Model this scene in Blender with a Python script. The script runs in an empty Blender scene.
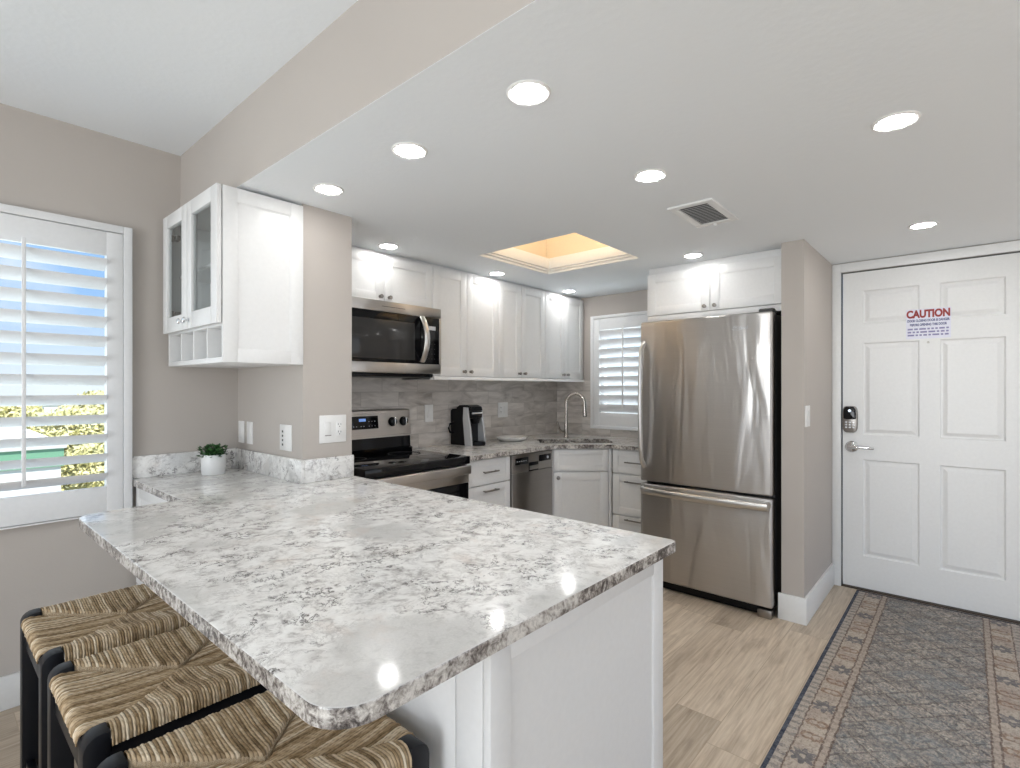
import bpy, bmesh, math, random
import numpy as np
from mathutils import Vector, Matrix
random.seed(7)
rng = np.random.default_rng(7)
R = math.radians
S = bpy.context.scene
COL = S.collection

# ---------------------------------------------------------------- camera, world, sun, daylight, exposure
CAM_H = 1.34
cam_data = bpy.data.cameras.new('camera')
cam = bpy.data.objects.new('camera', cam_data); COL.objects.link(cam)
cam_data.sensor_width = 36.0; cam_data.sensor_fit = 'HORIZONTAL'
cam_data.lens = 520.7 / 1020 * 36.0
cam_data.shift_y = 4.1 / 1020
cam_data.clip_start = 0.02; cam_data.clip_end = 300
cam.location = (0, 0, CAM_H)
cam.rotation_euler = (R(90), 0, R(41.257 - 90))
S.camera = cam

S.view_settings.view_transform = 'Standard'
S.view_settings.look = 'None'
S.view_settings.exposure = 0.64
S.view_settings.gamma = 1.0
S.view_settings.use_curve_mapping = False

W = bpy.data.worlds.new('sky'); S.world = W
W.use_nodes = True
wt = W.node_tree; wt.nodes.clear()
w_out = wt.nodes.new('ShaderNodeOutputWorld'); w_bg = wt.nodes.new('ShaderNodeBackground')
w_tc = wt.nodes.new('ShaderNodeTexCoord'); w_sep = wt.nodes.new('ShaderNodeSeparateXYZ')
w_ramp = wt.nodes.new('ShaderNodeValToRGB'); w_noise = wt.nodes.new('ShaderNodeTexNoise'); w_mix = wt.nodes.new('ShaderNodeMix')
w_mix.data_type = 'RGBA'
w_cl = wt.nodes.new('ShaderNodeValToRGB')
wt.links.new(w_tc.outputs['Generated'], w_sep.inputs[0])
wt.links.new(w_sep.outputs['Z'], w_ramp.inputs[0])
e = w_ramp.color_ramp.elements
e[0].position = 0.0; e[0].color = (0.66, 0.71, 0.76, 1)
e[1].position = 0.14; e[1].color = (0.27, 0.44, 0.72, 1)
w_noise.inputs['Scale'].default_value = 5.0; w_noise.inputs['Detail'].default_value = 6.0
wt.links.new(w_tc.outputs['Generated'], w_noise.inputs['Vector'])
wt.links.new(w_noise.outputs['Fac'], w_cl.inputs[0])
w_cl.color_ramp.elements[0].position = 0.56; w_cl.color_ramp.elements[0].color = (0, 0, 0, 1)
w_cl.color_ramp.elements[1].position = 0.76; w_cl.color_ramp.elements[1].color = (1, 1, 1, 1)
wt.links.new(w_cl.outputs['Color'], w_mix.inputs['Factor'])
wt.links.new(w_ramp.outputs['Color'], w_mix.inputs['A'])
w_mix.inputs['B'].default_value = (0.75, 0.76, 0.78, 1)
wt.links.new(w_mix.outputs['Result'], w_bg.inputs['Color'])
w_bg.inputs['Strength'].default_value = 1.0
wt.links.new(w_bg.outputs[0], w_out.inputs[0])

sun_d = bpy.data.lights.new('sun', 'SUN'); sun_d.energy = 4.6; sun_d.angle = R(0.5); sun_d.color = (1.0, 0.95, 0.86)
sun = bpy.data.objects.new('sun', sun_d); COL.objects.link(sun)
sun.location = (0, -5, 12)
sun.rotation_euler = Vector((-0.02, 0.50, -0.85)).to_track_quat('-Z', 'Y').to_euler()

def area(name, loc, direction, sx, sy, power, color=(1, 1, 1)):
    d = bpy.data.lights.new(name, 'AREA'); d.shape = 'RECTANGLE'; d.size = sx; d.size_y = sy
    d.energy = power; d.color = color
    o = bpy.data.objects.new(name, d); COL.objects.link(o)
    o.location = loc
    o.rotation_euler = Vector(direction).to_track_quat('-Z', 'Z').to_euler()
    return o
# area lights added in unseen openings behind the camera, standing in for daylight
area('daylight_west', (-4.15, 0.2, 1.15), (1, 0, 1.15), 3.4, 2.1, 104, (0.93, 0.97, 1.0))
area('daylight_south', (-1.6, -2.95, 1.25), (0, 1, 0.25), 2.6, 1.9, 5, (0.90, 0.96, 1.0))
area('fill_entry', (2.5, -2.95, 1.15), (0, 1, 0.35), 2.8, 1.8, 5, (0.95, 0.97, 1.0))  # opening and light made up to brighten the entry side
# daylight arriving through the shuttered window
area('daylight_window', (-0.05, 3.24, 1.45), (0, -1, -0.05), 1.2, 1.2, 5, (0.82, 0.91, 1.0))
area('daylight_walkway', (4.42, 2.27, 1.5), (-1, 0, 0.0), 0.6, 0.9, 7, (0.86, 0.93, 1.0))
LAMP = 68.0          # radiance of the downlight lenses

# ---------------------------------------------------------------- node helpers
class V:
    """a value socket of a node tree that can be used in arithmetic"""
    def __init__(s, t, o): s.t, s.o = t, o
    def _m(s, op, *a):
        n = s.t.nodes.new('ShaderNodeMath'); n.operation = op
        for i, x in enumerate((s,) + a):
            if isinstance(x, V): s.t.links.new(x.o, n.inputs[i])
            else: n.inputs[i].default_value = x
        return V(s.t, n.outputs[0])
    def __add__(s, b): return s._m('ADD', b)
    def __sub__(s, b): return s._m('SUBTRACT', b)
    def __mul__(s, b): return s._m('MULTIPLY', b)
    def __truediv__(s, b): return s._m('DIVIDE', b)
    def abs(s): return s._m('ABSOLUTE')
    def sqrt(s): return s._m('SQRT')
    def cos(s): return s._m('COSINE')
    def sin(s): return s._m('SINE')
    def floor(s): return s._m('FLOOR')
    def frac(s): return s._m('FRACT')
    def mx(s, b): return s._m('MAXIMUM', b)
    def mn(s, b): return s._m('MINIMUM', b)
    def atan2(s, b): return s._m('ARCTAN2', b)
    def lt(s, b): return s._m('LESS_THAN', b)
    def gt(s, b): return s._m('GREATER_THAN', b)
    def step(s, a, b):
        n = s.t.nodes.new('ShaderNodeMapRange'); n.interpolation_type = 'SMOOTHSTEP'
        s.t.links.new(s.o, n.inputs[0]); n.inputs[1].default_value = a; n.inputs[2].default_value = b
        return V(s.t, n.outputs[0])

class Mat:
    def __init__(s, name):
        s.m = bpy.data.materials.new(name); s.m.use_nodes = True
        s.t = s.m.node_tree; s.b = s.t.nodes['Principled BSDF']
    def new(s, t): return s.t.nodes.new(t)
    def set(s, **k):
        for a, b in k.items():
            i = s.b.inputs[a.replace('_', ' ')]
            if isinstance(b, V): s.t.links.new(b.o, i)
            else: i.default_value = b
        return s
    def coord(s, kind='Object'):
        n = s.new('ShaderNodeTexCoord'); q = s.new('ShaderNodeSeparateXYZ')
        s.t.links.new(n.outputs[kind], q.inputs[0])
        return V(s.t, n.outputs[kind]), V(s.t, q.outputs[0]), V(s.t, q.outputs[1]), V(s.t, q.outputs[2])
    def xyz(s, x, y, z=0.0):
        n = s.new('ShaderNodeCombineXYZ')
        for i, v in enumerate((x, y, z)):
            if isinstance(v, V): s.t.links.new(v.o, n.inputs[i])
            else: n.inputs[i].default_value = v
        return V(s.t, n.outputs[0])
    def noise(s, vec, scale=5, detail=4, rough=0.5, dist=0.0, color=False):
        n = s.new('ShaderNodeTexNoise'); s.t.links.new(vec.o, n.inputs['Vector'])
        n.inputs['Scale'].default_value = scale; n.inputs['Detail'].default_value = detail
        n.inputs['Roughness'].default_value = rough; n.inputs['Distortion'].default_value = dist
        return V(s.t, n.outputs['Color' if color else 'Fac'])
    def white(s, vec):
        n = s.new('ShaderNodeTexWhiteNoise'); s.t.links.new(vec.o, n.inputs['Vector']); return V(s.t, n.outputs['Value'])
    def voro(s, vec, scale, feature='F1', out='Distance'):
        n = s.new('ShaderNodeTexVoronoi'); n.feature = feature
        s.t.links.new(vec.o, n.inputs['Vector']); n.inputs['Scale'].default_value = scale
        return V(s.t, n.outputs[out])
    def ramp(s, f, stops):
        n = s.new('ShaderNodeValToRGB'); el = n.color_ramp.elements
        while len(el) < len(stops): el.new(0.5)
        for q, (p, c) in zip(el, stops):
            q.position = p; q.color = (*c, 1) if len(c) == 3 else c
        s.t.links.new(f.o, n.inputs[0]); return V(s.t, n.outputs[0])
    def mix(s, f, a, b, mode='MIX'):
        n = s.new('ShaderNodeMix'); n.data_type = 'RGBA'; n.blend_type = mode
        for x, i in ((f, n.inputs['Factor']), (a, n.inputs['A']), (b, n.inputs['B'])):
            if isinstance(x, V): s.t.links.new(x.o, i)
            elif isinstance(x, (int, float)): i.default_value = x
            else: i.default_value = (*x, 1)
        return V(s.t, n.outputs['Result'])
    def bump(s, h, strength=0.2, dist=0.01):
        n = s.new('ShaderNodeBump'); n.inputs['Strength'].default_value = strength; n.inputs['Distance'].default_value = dist
        s.t.links.new(h.o, n.inputs['Height']); s.t.links.new(n.outputs[0], s.b.inputs['Normal']); return s

def srgb(r, g, b):
    f = lambda c: (c / 12.92 if c <= 0.04045 else ((c + 0.055) / 1.055) ** 2.4)
    return tuple(f(x / 255) for x in (r, g, b))

def plain(name, col, rough=0.5, metal=0.0, grain=0.0, gscale=60, **k):
    m = Mat(name); m.set(Roughness=rough, Metallic=metal, **k)
    co = m.coord()[0]
    n = m.noise(co, gscale, 3)
    m.set(Base_Color=m.ramp(n, [(0.3, tuple(c * 0.97 for c in col)), (0.7, col)]))
    if grain: m.bump(n, grain, 0.004)
    return m.m

def emission(name, col, strength):
    m = Mat(name); m.set(Base_Color=(*col, 1), Emission_Color=(*col, 1), Emission_Strength=strength)
    return m.m

M = {}
M['white'] = plain('cabinet_paint', (0.80, 0.795, 0.785), 0.38, grain=0.02)
M['trim'] = plain('trim_paint', (0.80, 0.80, 0.79), 0.35, grain=0.02)
M['shutter'] = plain('shutter_paint', (0.82, 0.82, 0.82), 0.4)
M['plastic'] = plain('white_plastic', (0.82, 0.81, 0.79), 0.3)
M['slot'] = plain('dark_slot', (0.05, 0.05, 0.05), 0.5)
M['black'] = plain('black_plastic', (0.004, 0.004, 0.005), 0.30, Specular_IOR_Level=0.25)
M['black_paint'] = plain('black_paint', (0.006, 0.0065, 0.009), 0.38, Specular_IOR_Level=0.3)
M['dark'] = plain('dark_grey_case', (0.035, 0.034, 0.034), 0.5)
M['nickel'] = plain('brushed_nickel', (0.62, 0.60, 0.57), 0.28, 1.0)
M['warm_nickel'] = plain('warm_nickel', (0.46, 0.42, 0.38), 0.26, 1.0)
M['pewter'] = plain('dark_nickel', (0.30, 0.28, 0.26), 0.33, 1.0)
M['bronze'] = plain('dark_bronze', (0.09, 0.07, 0.055), 0.45, 0.6)
M['chrome'] = plain('chrome', (0.78, 0.79, 0.80), 0.12, 1.0)
M['silver'] = plain('silver_plastic', (0.72, 0.73, 0.75), 0.25, 0.4)
M['ceramic'] = plain('white_ceramic', (0.80, 0.80, 0.79), 0.35)
M['plate'] = plain('glazed_plate', (0.80, 0.785, 0.76), 0.2)
M['soil'] = plain('soil', (0.03, 0.02, 0.012), 0.9, grain=0.5)
M['knob_print'] = plain('pale_print', (0.6, 0.62, 0.65), 0.5)
M['red_ink'] = plain('red_print', srgb(150, 40, 38), 0.5)
M['blue_ink'] = plain('blue_print', srgb(70, 75, 130), 0.5)
M['violet_ink'] = plain('violet_print', srgb(135, 130, 170), 0.5)
M['paper'] = plain('clear_sticker', srgb(226, 226, 238), 0.3)
M['lens'] = emission('lit_lens', (1.0, 0.995, 0.98), LAMP)
M['lens_dim'] = emission('dimmed_lens', (1.0, 0.995, 0.98), LAMP * 0.48)
M['strip'] = emission('warm_strip', (1.0, 0.87, 0.66), 12.0)
M['fill_glow'] = emission('added_glow', (1.0, 0.90, 0.76), 0.62)
M['display'] = emission('lit_display', (0.25, 0.45, 1.0), 0.2)
M['led'] = emission('lit_led', (0.8, 0.9, 1.0), 0.5)

def wall_material():
    m = Mat('greige_wall_paint'); co = m.coord()[0]
    n = m.noise(co, 1.3, 3); f = m.noise(co, 120, 4)
    m.set(Base_Color=m.ramp(n, [(0.3, (0.485, 0.442, 0.404)), (0.7, (0.51, 0.466, 0.426))]), Roughness=0.75)
    m.bump(f, 0.12, 0.003); return m.m
M['wall'] = wall_material()
def ceiling_material():
    m = Mat('white_ceiling_paint'); co = m.coord()[0]
    f = m.noise(co, 34, 5, 0.6); g = m.voro(co, 45)
    m.set(Base_Color=(0.85, 0.88, 0.905, 1), Roughness=0.85)
    m.bump(f * 0.7 + g * 0.3, 0.18, 0.006); return m.m
M['ceiling'] = ceiling_material()
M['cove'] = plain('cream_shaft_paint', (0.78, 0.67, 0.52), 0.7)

def steel(name, axis='z', col=(0.50, 0.48, 0.46), rough=0.24, wave=0.25):
    m = Mat(name); co, x, y, z = m.coord()
    v = m.xyz(x * 1.0, y * 1.0, z * 220) if axis == 'h' else m.xyz(x * 220, y * 220, z * 1.0)
    fine = m.noise(v, 1.0, 4)
    w = m.noise(m.xyz(x * 7.5, y * 7.5, z * 1.3), 1.0, 2, dist=0.5)
    m.set(Base_Color=m.ramp(fine, [(0.3, tuple(c * 0.94 for c in col)), (0.7, col)]), Metallic=1.0,
          Roughness=fine * 0.03 + (rough - 0.015))
    m.set(Anisotropic=0.95, Anisotropic_Rotation=0.25)
    m.bump(w, wave, 0.02)
    return m.m
M['steel'] = steel('brushed_stainless', 'h', (0.52, 0.50, 0.48), 0.33, 0.50)
M['steel_flat'] = steel('stainless_trim', 'h', (0.56, 0.53, 0.50), 0.28, 0.04)
M['steel_dw'] = steel('stainless_dishwasher', 'h', (0.44, 0.42, 0.40), 0.42, 0.03)
M['sink_steel'] = steel('sink_stainless', 'h', (0.42, 0.40, 0.38), 0.3, 0.05)

def glass_black(name, col=(0.004, 0.004, 0.005), rough=0.05):
    m = Mat(name); co = m.coord()[0]; n = m.noise(co, 3, 2)
    m.set(Base_Color=(*col, 1), Roughness=n * 0.03 + rough, Specular_IOR_Level=0.32); return m.m
M['black_glass'] = glass_black('black_glass')
M['window_film'] = glass_black('oven_window_glass', (0.045, 0.043, 0.042), 0.08)

def pane_material():
    m = Mat('clear_glass'); t = m.t
    tr = m.new('ShaderNodeBsdfTransparent'); gl = m.new('ShaderNodeBsdfGlossy'); mx = m.new('ShaderNodeMixShader')
    fr = m.new('ShaderNodeFresnel'); fr.inputs[0].default_value = 1.45
    gl.inputs['Roughness'].default_value = 0.02
    tr.inputs[0].default_value = (0.93, 0.95, 0.95, 1)
    ge = m.new('ShaderNodeNewGeometry'); f = V(t, fr.outputs[0]) * ((V(t, ge.outputs['Backfacing']) * -1.0) + 1.0)
    t.links.new(f.o, mx.inputs[0]); t.links.new(tr.outputs[0], mx.inputs[1]); t.links.new(gl.outputs[0], mx.inputs[2])
    t.links.new(mx.outputs[0], t.nodes['Material Output'].inputs['Surface']); return m.m
M['glass'] = pane_material()

def floor_material():
    m = Mat('oak_plank_floor'); co, x, y, z = m.coord()
    PW, PL = 0.185, 1.22
    row = (y / PW).floor()
    off = m.white(m.xyz(row, 3.0, 0.0))
    xs = x / PL + off * 1.0 + row * 0.37
    colr = xs.floor()
    pid = m.white(m.xyz(row, colr, 1.0))
    fy = (y / PW).frac(); fx = xs.frac()
    gy = fy.mn((fy * -1.0) + 1.0) * PW
    gx = fx.mn((fx * -1.0) + 1.0) * PL
    gap = (gy.mn(gx)).step(0.0006, 0.0022)
    gv = m.xyz(x * 1.5 + pid * 37.0, y * 24.0 + pid * 11.0, pid * 5.0)
    grain = m.noise(gv, 2.2, 8, 0.6, 0.8)
    fine = m.noise(m.xyz(x * 5.0 + pid * 9.0, y * 130.0, pid), 1.0, 4)
    blot = m.noise(m.xyz(x * 2.3 + pid * 19.0, y * 6.5, pid * 3.0), 1.5, 3, 0.5, 0.5)
    c = m.ramp(grain, [(0.25, srgb(176, 158, 139)), (0.48, srgb(211, 194, 173)), (0.62, srgb(223, 208, 188)), (0.8, srgb(231, 219, 202))])
    c = m.mix(blot.step(0.54, 0.72) * 0.5, c, srgb(152, 134, 115))
    c = m.mix(fine.step(0.35, 0.7) * 0.26, c, srgb(158, 140, 118))
    tone = m.ramp(pid, [(0.0, (0.72, 0.71, 0.70)), (0.5, (0.90, 0.89, 0.88)), (1.0, (1.0, 1.0, 1.0))])
    c = m.mix(1.0, c, tone, 'MULTIPLY')
    c = m.mix(gap, srgb(172, 155, 134), c)
    m.set(Base_Color=c, Roughness=grain * 0.15 + 0.36)
    m.bump(gap * 1.0 + fine * 0.08, 0.15, 0.002); return m.m
M['floor'] = floor_material()

def stone_material():
    m = Mat('speckled_quartz'); co, x, y, z = m.coord()
    wv = m.noise(co, 7, 3, 0.5, color=True)
    wx = m.new('ShaderNodeVectorMath'); wx.operation = 'SCALE'; wx.inputs['Scale'].default_value = 0.07
    m.t.links.new(wv.o, wx.inputs[0])
    ad = m.new('ShaderNodeVectorMath'); ad.operation = 'ADD'
    m.t.links.new(co.o, ad.inputs[0]); m.t.links.new(wx.outputs[0], ad.inputs[1])
    w = V(m.t, ad.outputs[0])
    big = m.noise(w, 3.6, 3, 0.5, 0.3)
    pat = m.noise(w, 24, 9, 0.72, 0.5)
    fine = m.noise(co, 190, 4, 0.7)
    base = m.ramp(pat, [(0.33, srgb(162, 158, 155)), (0.41, srgb(203, 200, 197)), (0.48, srgb(232, 230, 227)), (0.62, srgb(244, 243, 240))])
    flat = m.mix(fine.step(0.25, 0.75), srgb(196, 195, 192), srgb(211, 209, 206))
    calm = big.step(0.50, 0.62)
    base = m.mix(calm * 0.8, base, flat)
    warm = m.noise(w, 7, 4, 0.6, 0.3)
    base = m.mix(warm.step(0.56, 0.72) * 0.45, base, srgb(214, 200, 190))
    v1 = (m.noise(w, 15, 10, 0.74, 0.5) - 0.5).abs()
    v2 = (m.noise(w, 30, 9, 0.74, 0.6) - 0.5).abs()
    clus = m.noise(co, 6.5, 4, 0.6).step(0.48, 0.57)
    brk = m.noise(co, 26, 6, 0.7).step(0.46, 0.53)
    act = (calm * -0.85) + 1.0
    a = ((v1.step(0.006, 0.026) * -1.0) + 1.0) * clus * brk * act
    b = ((v2.step(0.004, 0.034) * -1.0) + 1.0) * (m.noise(co, 10, 4, 0.6).step(0.47, 0.54)) * act
    base = m.mix(b * 0.42, base, srgb(146, 141, 138))
    base = m.mix(a, base, srgb(72, 66, 65))
    sp = m.voro(co, 330).step(0.02, 0.16)
    base = m.mix((sp * -0.18) + 0.18, base, srgb(150, 147, 145))
    m.set(Base_Color=base, Roughness=0.09, Specular_IOR_Level=0.5); return m.m
M['stone'] = stone_material()
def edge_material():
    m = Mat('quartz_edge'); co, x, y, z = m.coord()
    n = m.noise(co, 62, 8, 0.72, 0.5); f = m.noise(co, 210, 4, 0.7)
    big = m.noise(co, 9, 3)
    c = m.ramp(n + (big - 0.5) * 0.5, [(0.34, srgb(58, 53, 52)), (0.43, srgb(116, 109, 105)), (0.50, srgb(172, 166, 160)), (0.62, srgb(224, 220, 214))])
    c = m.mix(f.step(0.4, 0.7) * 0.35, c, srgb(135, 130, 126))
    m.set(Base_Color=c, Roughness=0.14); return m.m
M['stone_edge'] = edge_material()

def tile_material(name, u):
    m = Mat(name); co, x, y, z = m.coord()
    h = x if u == 'x' else y
    TH, TW = 0.102, 0.305
    row = ((z - 0.905) / TH).floor()
    xs = h / TW + row * 0.5 + m.white(m.xyz(row, 2.0, 0.0)) * 0.2
    cid = m.white(m.xyz(row, xs.floor(), 4.0))
    fy = ((z - 0.905) / TH).frac(); fx = xs.frac()
    gy = fy.mn((fy * -1.0) + 1.0) * TH; gx = fx.mn((fx * -1.0) + 1.0) * TW
    g = gy.mn(gx).step(0.0008, 0.0024)
    st = m.noise(m.xyz(h * 2.2 + cid * 31.0, z * 8.0 + cid * 7.0, cid * 9.0), 1.7, 6, 0.58, 0.9)
    c = m.ramp(st, [(0.28, srgb(166, 158, 150)), (0.48, srgb(206, 199, 192)), (0.70, srgb(230, 224, 217))])
    tone = m.ramp(cid, [(0, (0.86, 0.855, 0.85)), (1, (1.0, 1.0, 1.0))])
    c = m.mix(1.0, c, tone, 'MULTIPLY')
    c = m.mix(g, srgb(176, 170, 163), c)
    m.set(Base_Color=c, Roughness=0.34); m.bump(g, 0.25, 0.002); return m.m
M['tile_x'] = tile_material('greige_tile_long', 'x')
M['tile_y'] = tile_material('greige_tile_side', 'y')

def rug_material():
    m = Mat('woven_runner'); co, x0_, y0_, z = m.coord()
    wob = m.noise(co, 42, 4, 0.65, color=True); ws = m.new('ShaderNodeSeparateXYZ'); m.t.links.new(wob.o, ws.inputs[0])
    x = x0_ + (V(m.t, ws.outputs[0]) - 0.5) * 0.028; y = y0_ + (V(m.t, ws.outputs[1]) - 0.5) * 0.020
    ay = y.abs()
    per = 0.385
    nz = m.noise(co, 55, 5, 0.65); nb = m.noise(co, 9, 4, 0.6); nf = m.noise(co, 190, 3, 0.7)
    weave = m.noise(m.xyz(x * 260, y * 60, 0.0), 1.0, 2)
    cream = srgb(186, 174, 161); blue = srgb(82, 86, 96); rose = srgb(164, 149, 138); grey = srgb(134, 128, 122); brown = srgb(98, 82, 76)
    # field: faded marks in rows
    zig = (((x * 1.0 + (y * 12.0).frac().__sub__(0.5).abs() * 0.05) * 34.0).sin() * 0.5 + 0.5)
    d1 = m.noise(m.xyz(x * 1.0, y * 1.6, 0.0), 27, 6, 0.7, 1.6)
    d2 = m.noise(m.xyz(x * 2.2, y * 1.0, 4.0), 20, 6, 0.7, 1.8)
    field = m.ramp(d1 * 0.75 + nz * 0.25, [(0.36, srgb(84, 82, 84)), (0.45, srgb(128, 124, 121)), (0.53, srgb(168, 158, 148)), (0.64, srgb(204, 193, 181))])
    field = m.mix(nb.step(0.42, 0.62) * 0.35, field, srgb(128, 138, 142))
    field = m.mix(d2.step(0.50, 0.58) * 0.60, field, srgb(98, 106, 114))
    field = m.mix(zig.step(0.6, 0.9) * nb.step(0.35, 0.6) * 0.35, field, brown)
    # lozenge lattice in the field
    lz = ((x * 8.2).frac() - 0.5).abs() + ((y * 8.6 + 0.5).frac() - 0.5).abs()
    lzl = (lz - 0.5).abs().lt(0.045)
    field = m.mix(lzl * 0.6, field, srgb(88, 80, 80))
    med = (((x / 0.62 + 0.25).frac() - 0.5) * 0.62)._m('POWER', 2.0) + y._m('POWER', 2.0) * 0.9
    field = m.mix(((med.sqrt().step(0.10, 0.17) * -1.0) + 1.0) * nb.step(0.3, 0.7) * 0.45, field, srgb(124, 130, 134))
    # border with flowers
    fx = ((x / per + 0.55).frac() - 0.5) * per; fy = ay - 0.291
    r = (fx * fx + fy * fy).sqrt(); th = fy.atan2(fx)
    pet = (th * 8.0).cos() * 0.010 + 0.041
    flower = (r + (nz - 0.5) * 0.012).lt(pet)
    core = r.lt(0.011)
    fx2 = ((x / per + 0.05).frac() - 0.5) * per
    r2 = ((fx2.abs() - 0.05)._m('POWER', 2.0) + (fy.abs() - 0.014)._m('POWER', 2.0)).sqrt()
    leaf = ((r2 - 0.02).abs() + (nz - 0.5) * 0.02).lt(0.006)
    border = m.mix(nb.step(0.35, 0.68), cream, rose)
    border = m.mix(leaf * 0.7, border, srgb(128, 98, 78))
    border = m.mix(nz.step(0.52, 0.62) * 0.35, border, srgb(118, 108, 104))
    border = m.mix(flower * 0.75, border, blue)
    border = m.mix(core * 0.8, border, cream)
    # guard bands
    tick = ((x * 22.0).frac() - 0.5).abs().gt(0.28)
    guard = m.mix(tick * nz.step(0.35, 0.55) * 0.7, srgb(176, 166, 156), srgb(112, 110, 113))
    tick2 = ((x * 22.0).frac() - 0.5).abs().gt(0.3)
    guard2 = m.mix(tick2 * 0.35, srgb(174, 160, 148), srgb(126, 116, 110))
    c = m.mix(ay.gt(0.252), guard2, border)
    c = m.mix(ay.gt(0.224), field, c)
    c = m.mix((ay - 0.252).abs().lt(0.0035) * 0.8, c, brown)
    c = m.mix((ay - 0.224).abs().lt(0.0035) * 0.8, c, brown)
    c = m.mix(ay.gt(0.338), c, guard)
    c = m.mix((ay - 0.338).abs().lt(0.003) * 0.8, c, brown)
    worn = m.noise(co, 75, 5, 0.7); worn2 = m.noise(m.xyz(x0_ * 50, y0_ * 90, 7.0), 1.0, 5, 0.7)
    c = m.mix(worn.step(0.50, 0.60) * 0.38, c, srgb(192, 180, 167))
    c = m.mix(worn2.step(0.52, 0.60) * 0.40, c, srgb(92, 86, 86))
    c = m.mix(y0_.abs().gt(0.376), c, m.mix(nz.step(0.3, 0.7), srgb(52, 56, 70), srgb(96, 100, 110)))
    endb = x.abs().gt(1.175)
    c = m.mix(endb, c, srgb(70, 68, 74))
    c = m.mix(0.28, c, m.ramp(weave, [(0.3, (0.25, 0.24, 0.23)), (0.7, (0.85, 0.84, 0.82))]), 'SOFT_LIGHT')
    m.set(Base_Color=c, Roughness=0.95, Specular_IOR_Level=0.15); m.bump(nf * 0.6 + weave * 0.4, 0.5, 0.004); return m.m
M['rug'] = rug_material()

def rush_material():
    m = Mat('woven_rush')
    n = m.new('ShaderNodeUVMap'); q = m.new('ShaderNodeSeparateXYZ'); m.t.links.new(n.outputs[0], q.inputs[0])
    a, b = V(m.t, q.outputs[0]), V(m.t, q.outputs[1])          # along, strand number
    row = b.floor(); sid = m.white(m.xyz(row, 1.0, 0.0))
    st = m.noise(m.xyz(a * 30.0, row * 3.7, sid * 7.0), 1.0, 4, 0.65)
    hair = m.noise(m.xyz(a * 60.0 + b.frac() * 1.2, b * 5.0, 2.0), 1.0, 3, 0.6)
    lo = m.noise(m.xyz(a * 8.0, b * 0.10, 3.0), 1.0, 3)
    c = m.ramp(st * 0.55 + (sid - 0.5) * 0.30 + lo * 0.30 + hair * 0.15, [(0.28, srgb(112, 90, 62)), (0.42, srgb(168, 143, 109)), (0.55, srgb(204, 181, 149)), (0.72, srgb(232, 218, 194))])
    crev = ((b.frac() - 0.5).abs()).step(0.28, 0.5)
    c = m.mix(crev * 0.62, c, srgb(70, 52, 34))
    m.set(Base_Color=c, Roughness=0.62, Specular_IOR_Level=0.3)
    m.bump(hair, 0.3, 0.002); return m.m
M['rush'] = rush_material()

def leaf_material(name, c0, c1, sc=30):
    m = Mat(name); co = m.coord()[0]; n = m.noise(co, sc, 3)
    m.set(Base_Color=m.ramp(n, [(0.35, c0), (0.65, c1)]), Roughness=0.5); return m.m
M['leaf'] = leaf_material('green_leaf', srgb(28, 58, 34), srgb(72, 118, 62), 60)
M['tree_leaf'] = leaf_material('sunlit_leaves', srgb(196, 190, 130), srgb(238, 230, 180), 2.5)
M['grass'] = plain('lawn', srgb(150, 150, 110), 0.9)
M['roof_white'] = plain('white_roof', (0.80, 0.80, 0.80), 0.8)
M['house_white'] = plain('white_render', (0.80, 0.80, 0.78), 0.8)
M['green_band'] = plain('green_fascia', srgb(120, 170, 140), 0.7)
M['house_tan'] = plain('cream_render', srgb(226, 206, 180), 0.8)
M['house_glass'] = plain('far_window', srgb(110, 130, 150), 0.3)

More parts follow.
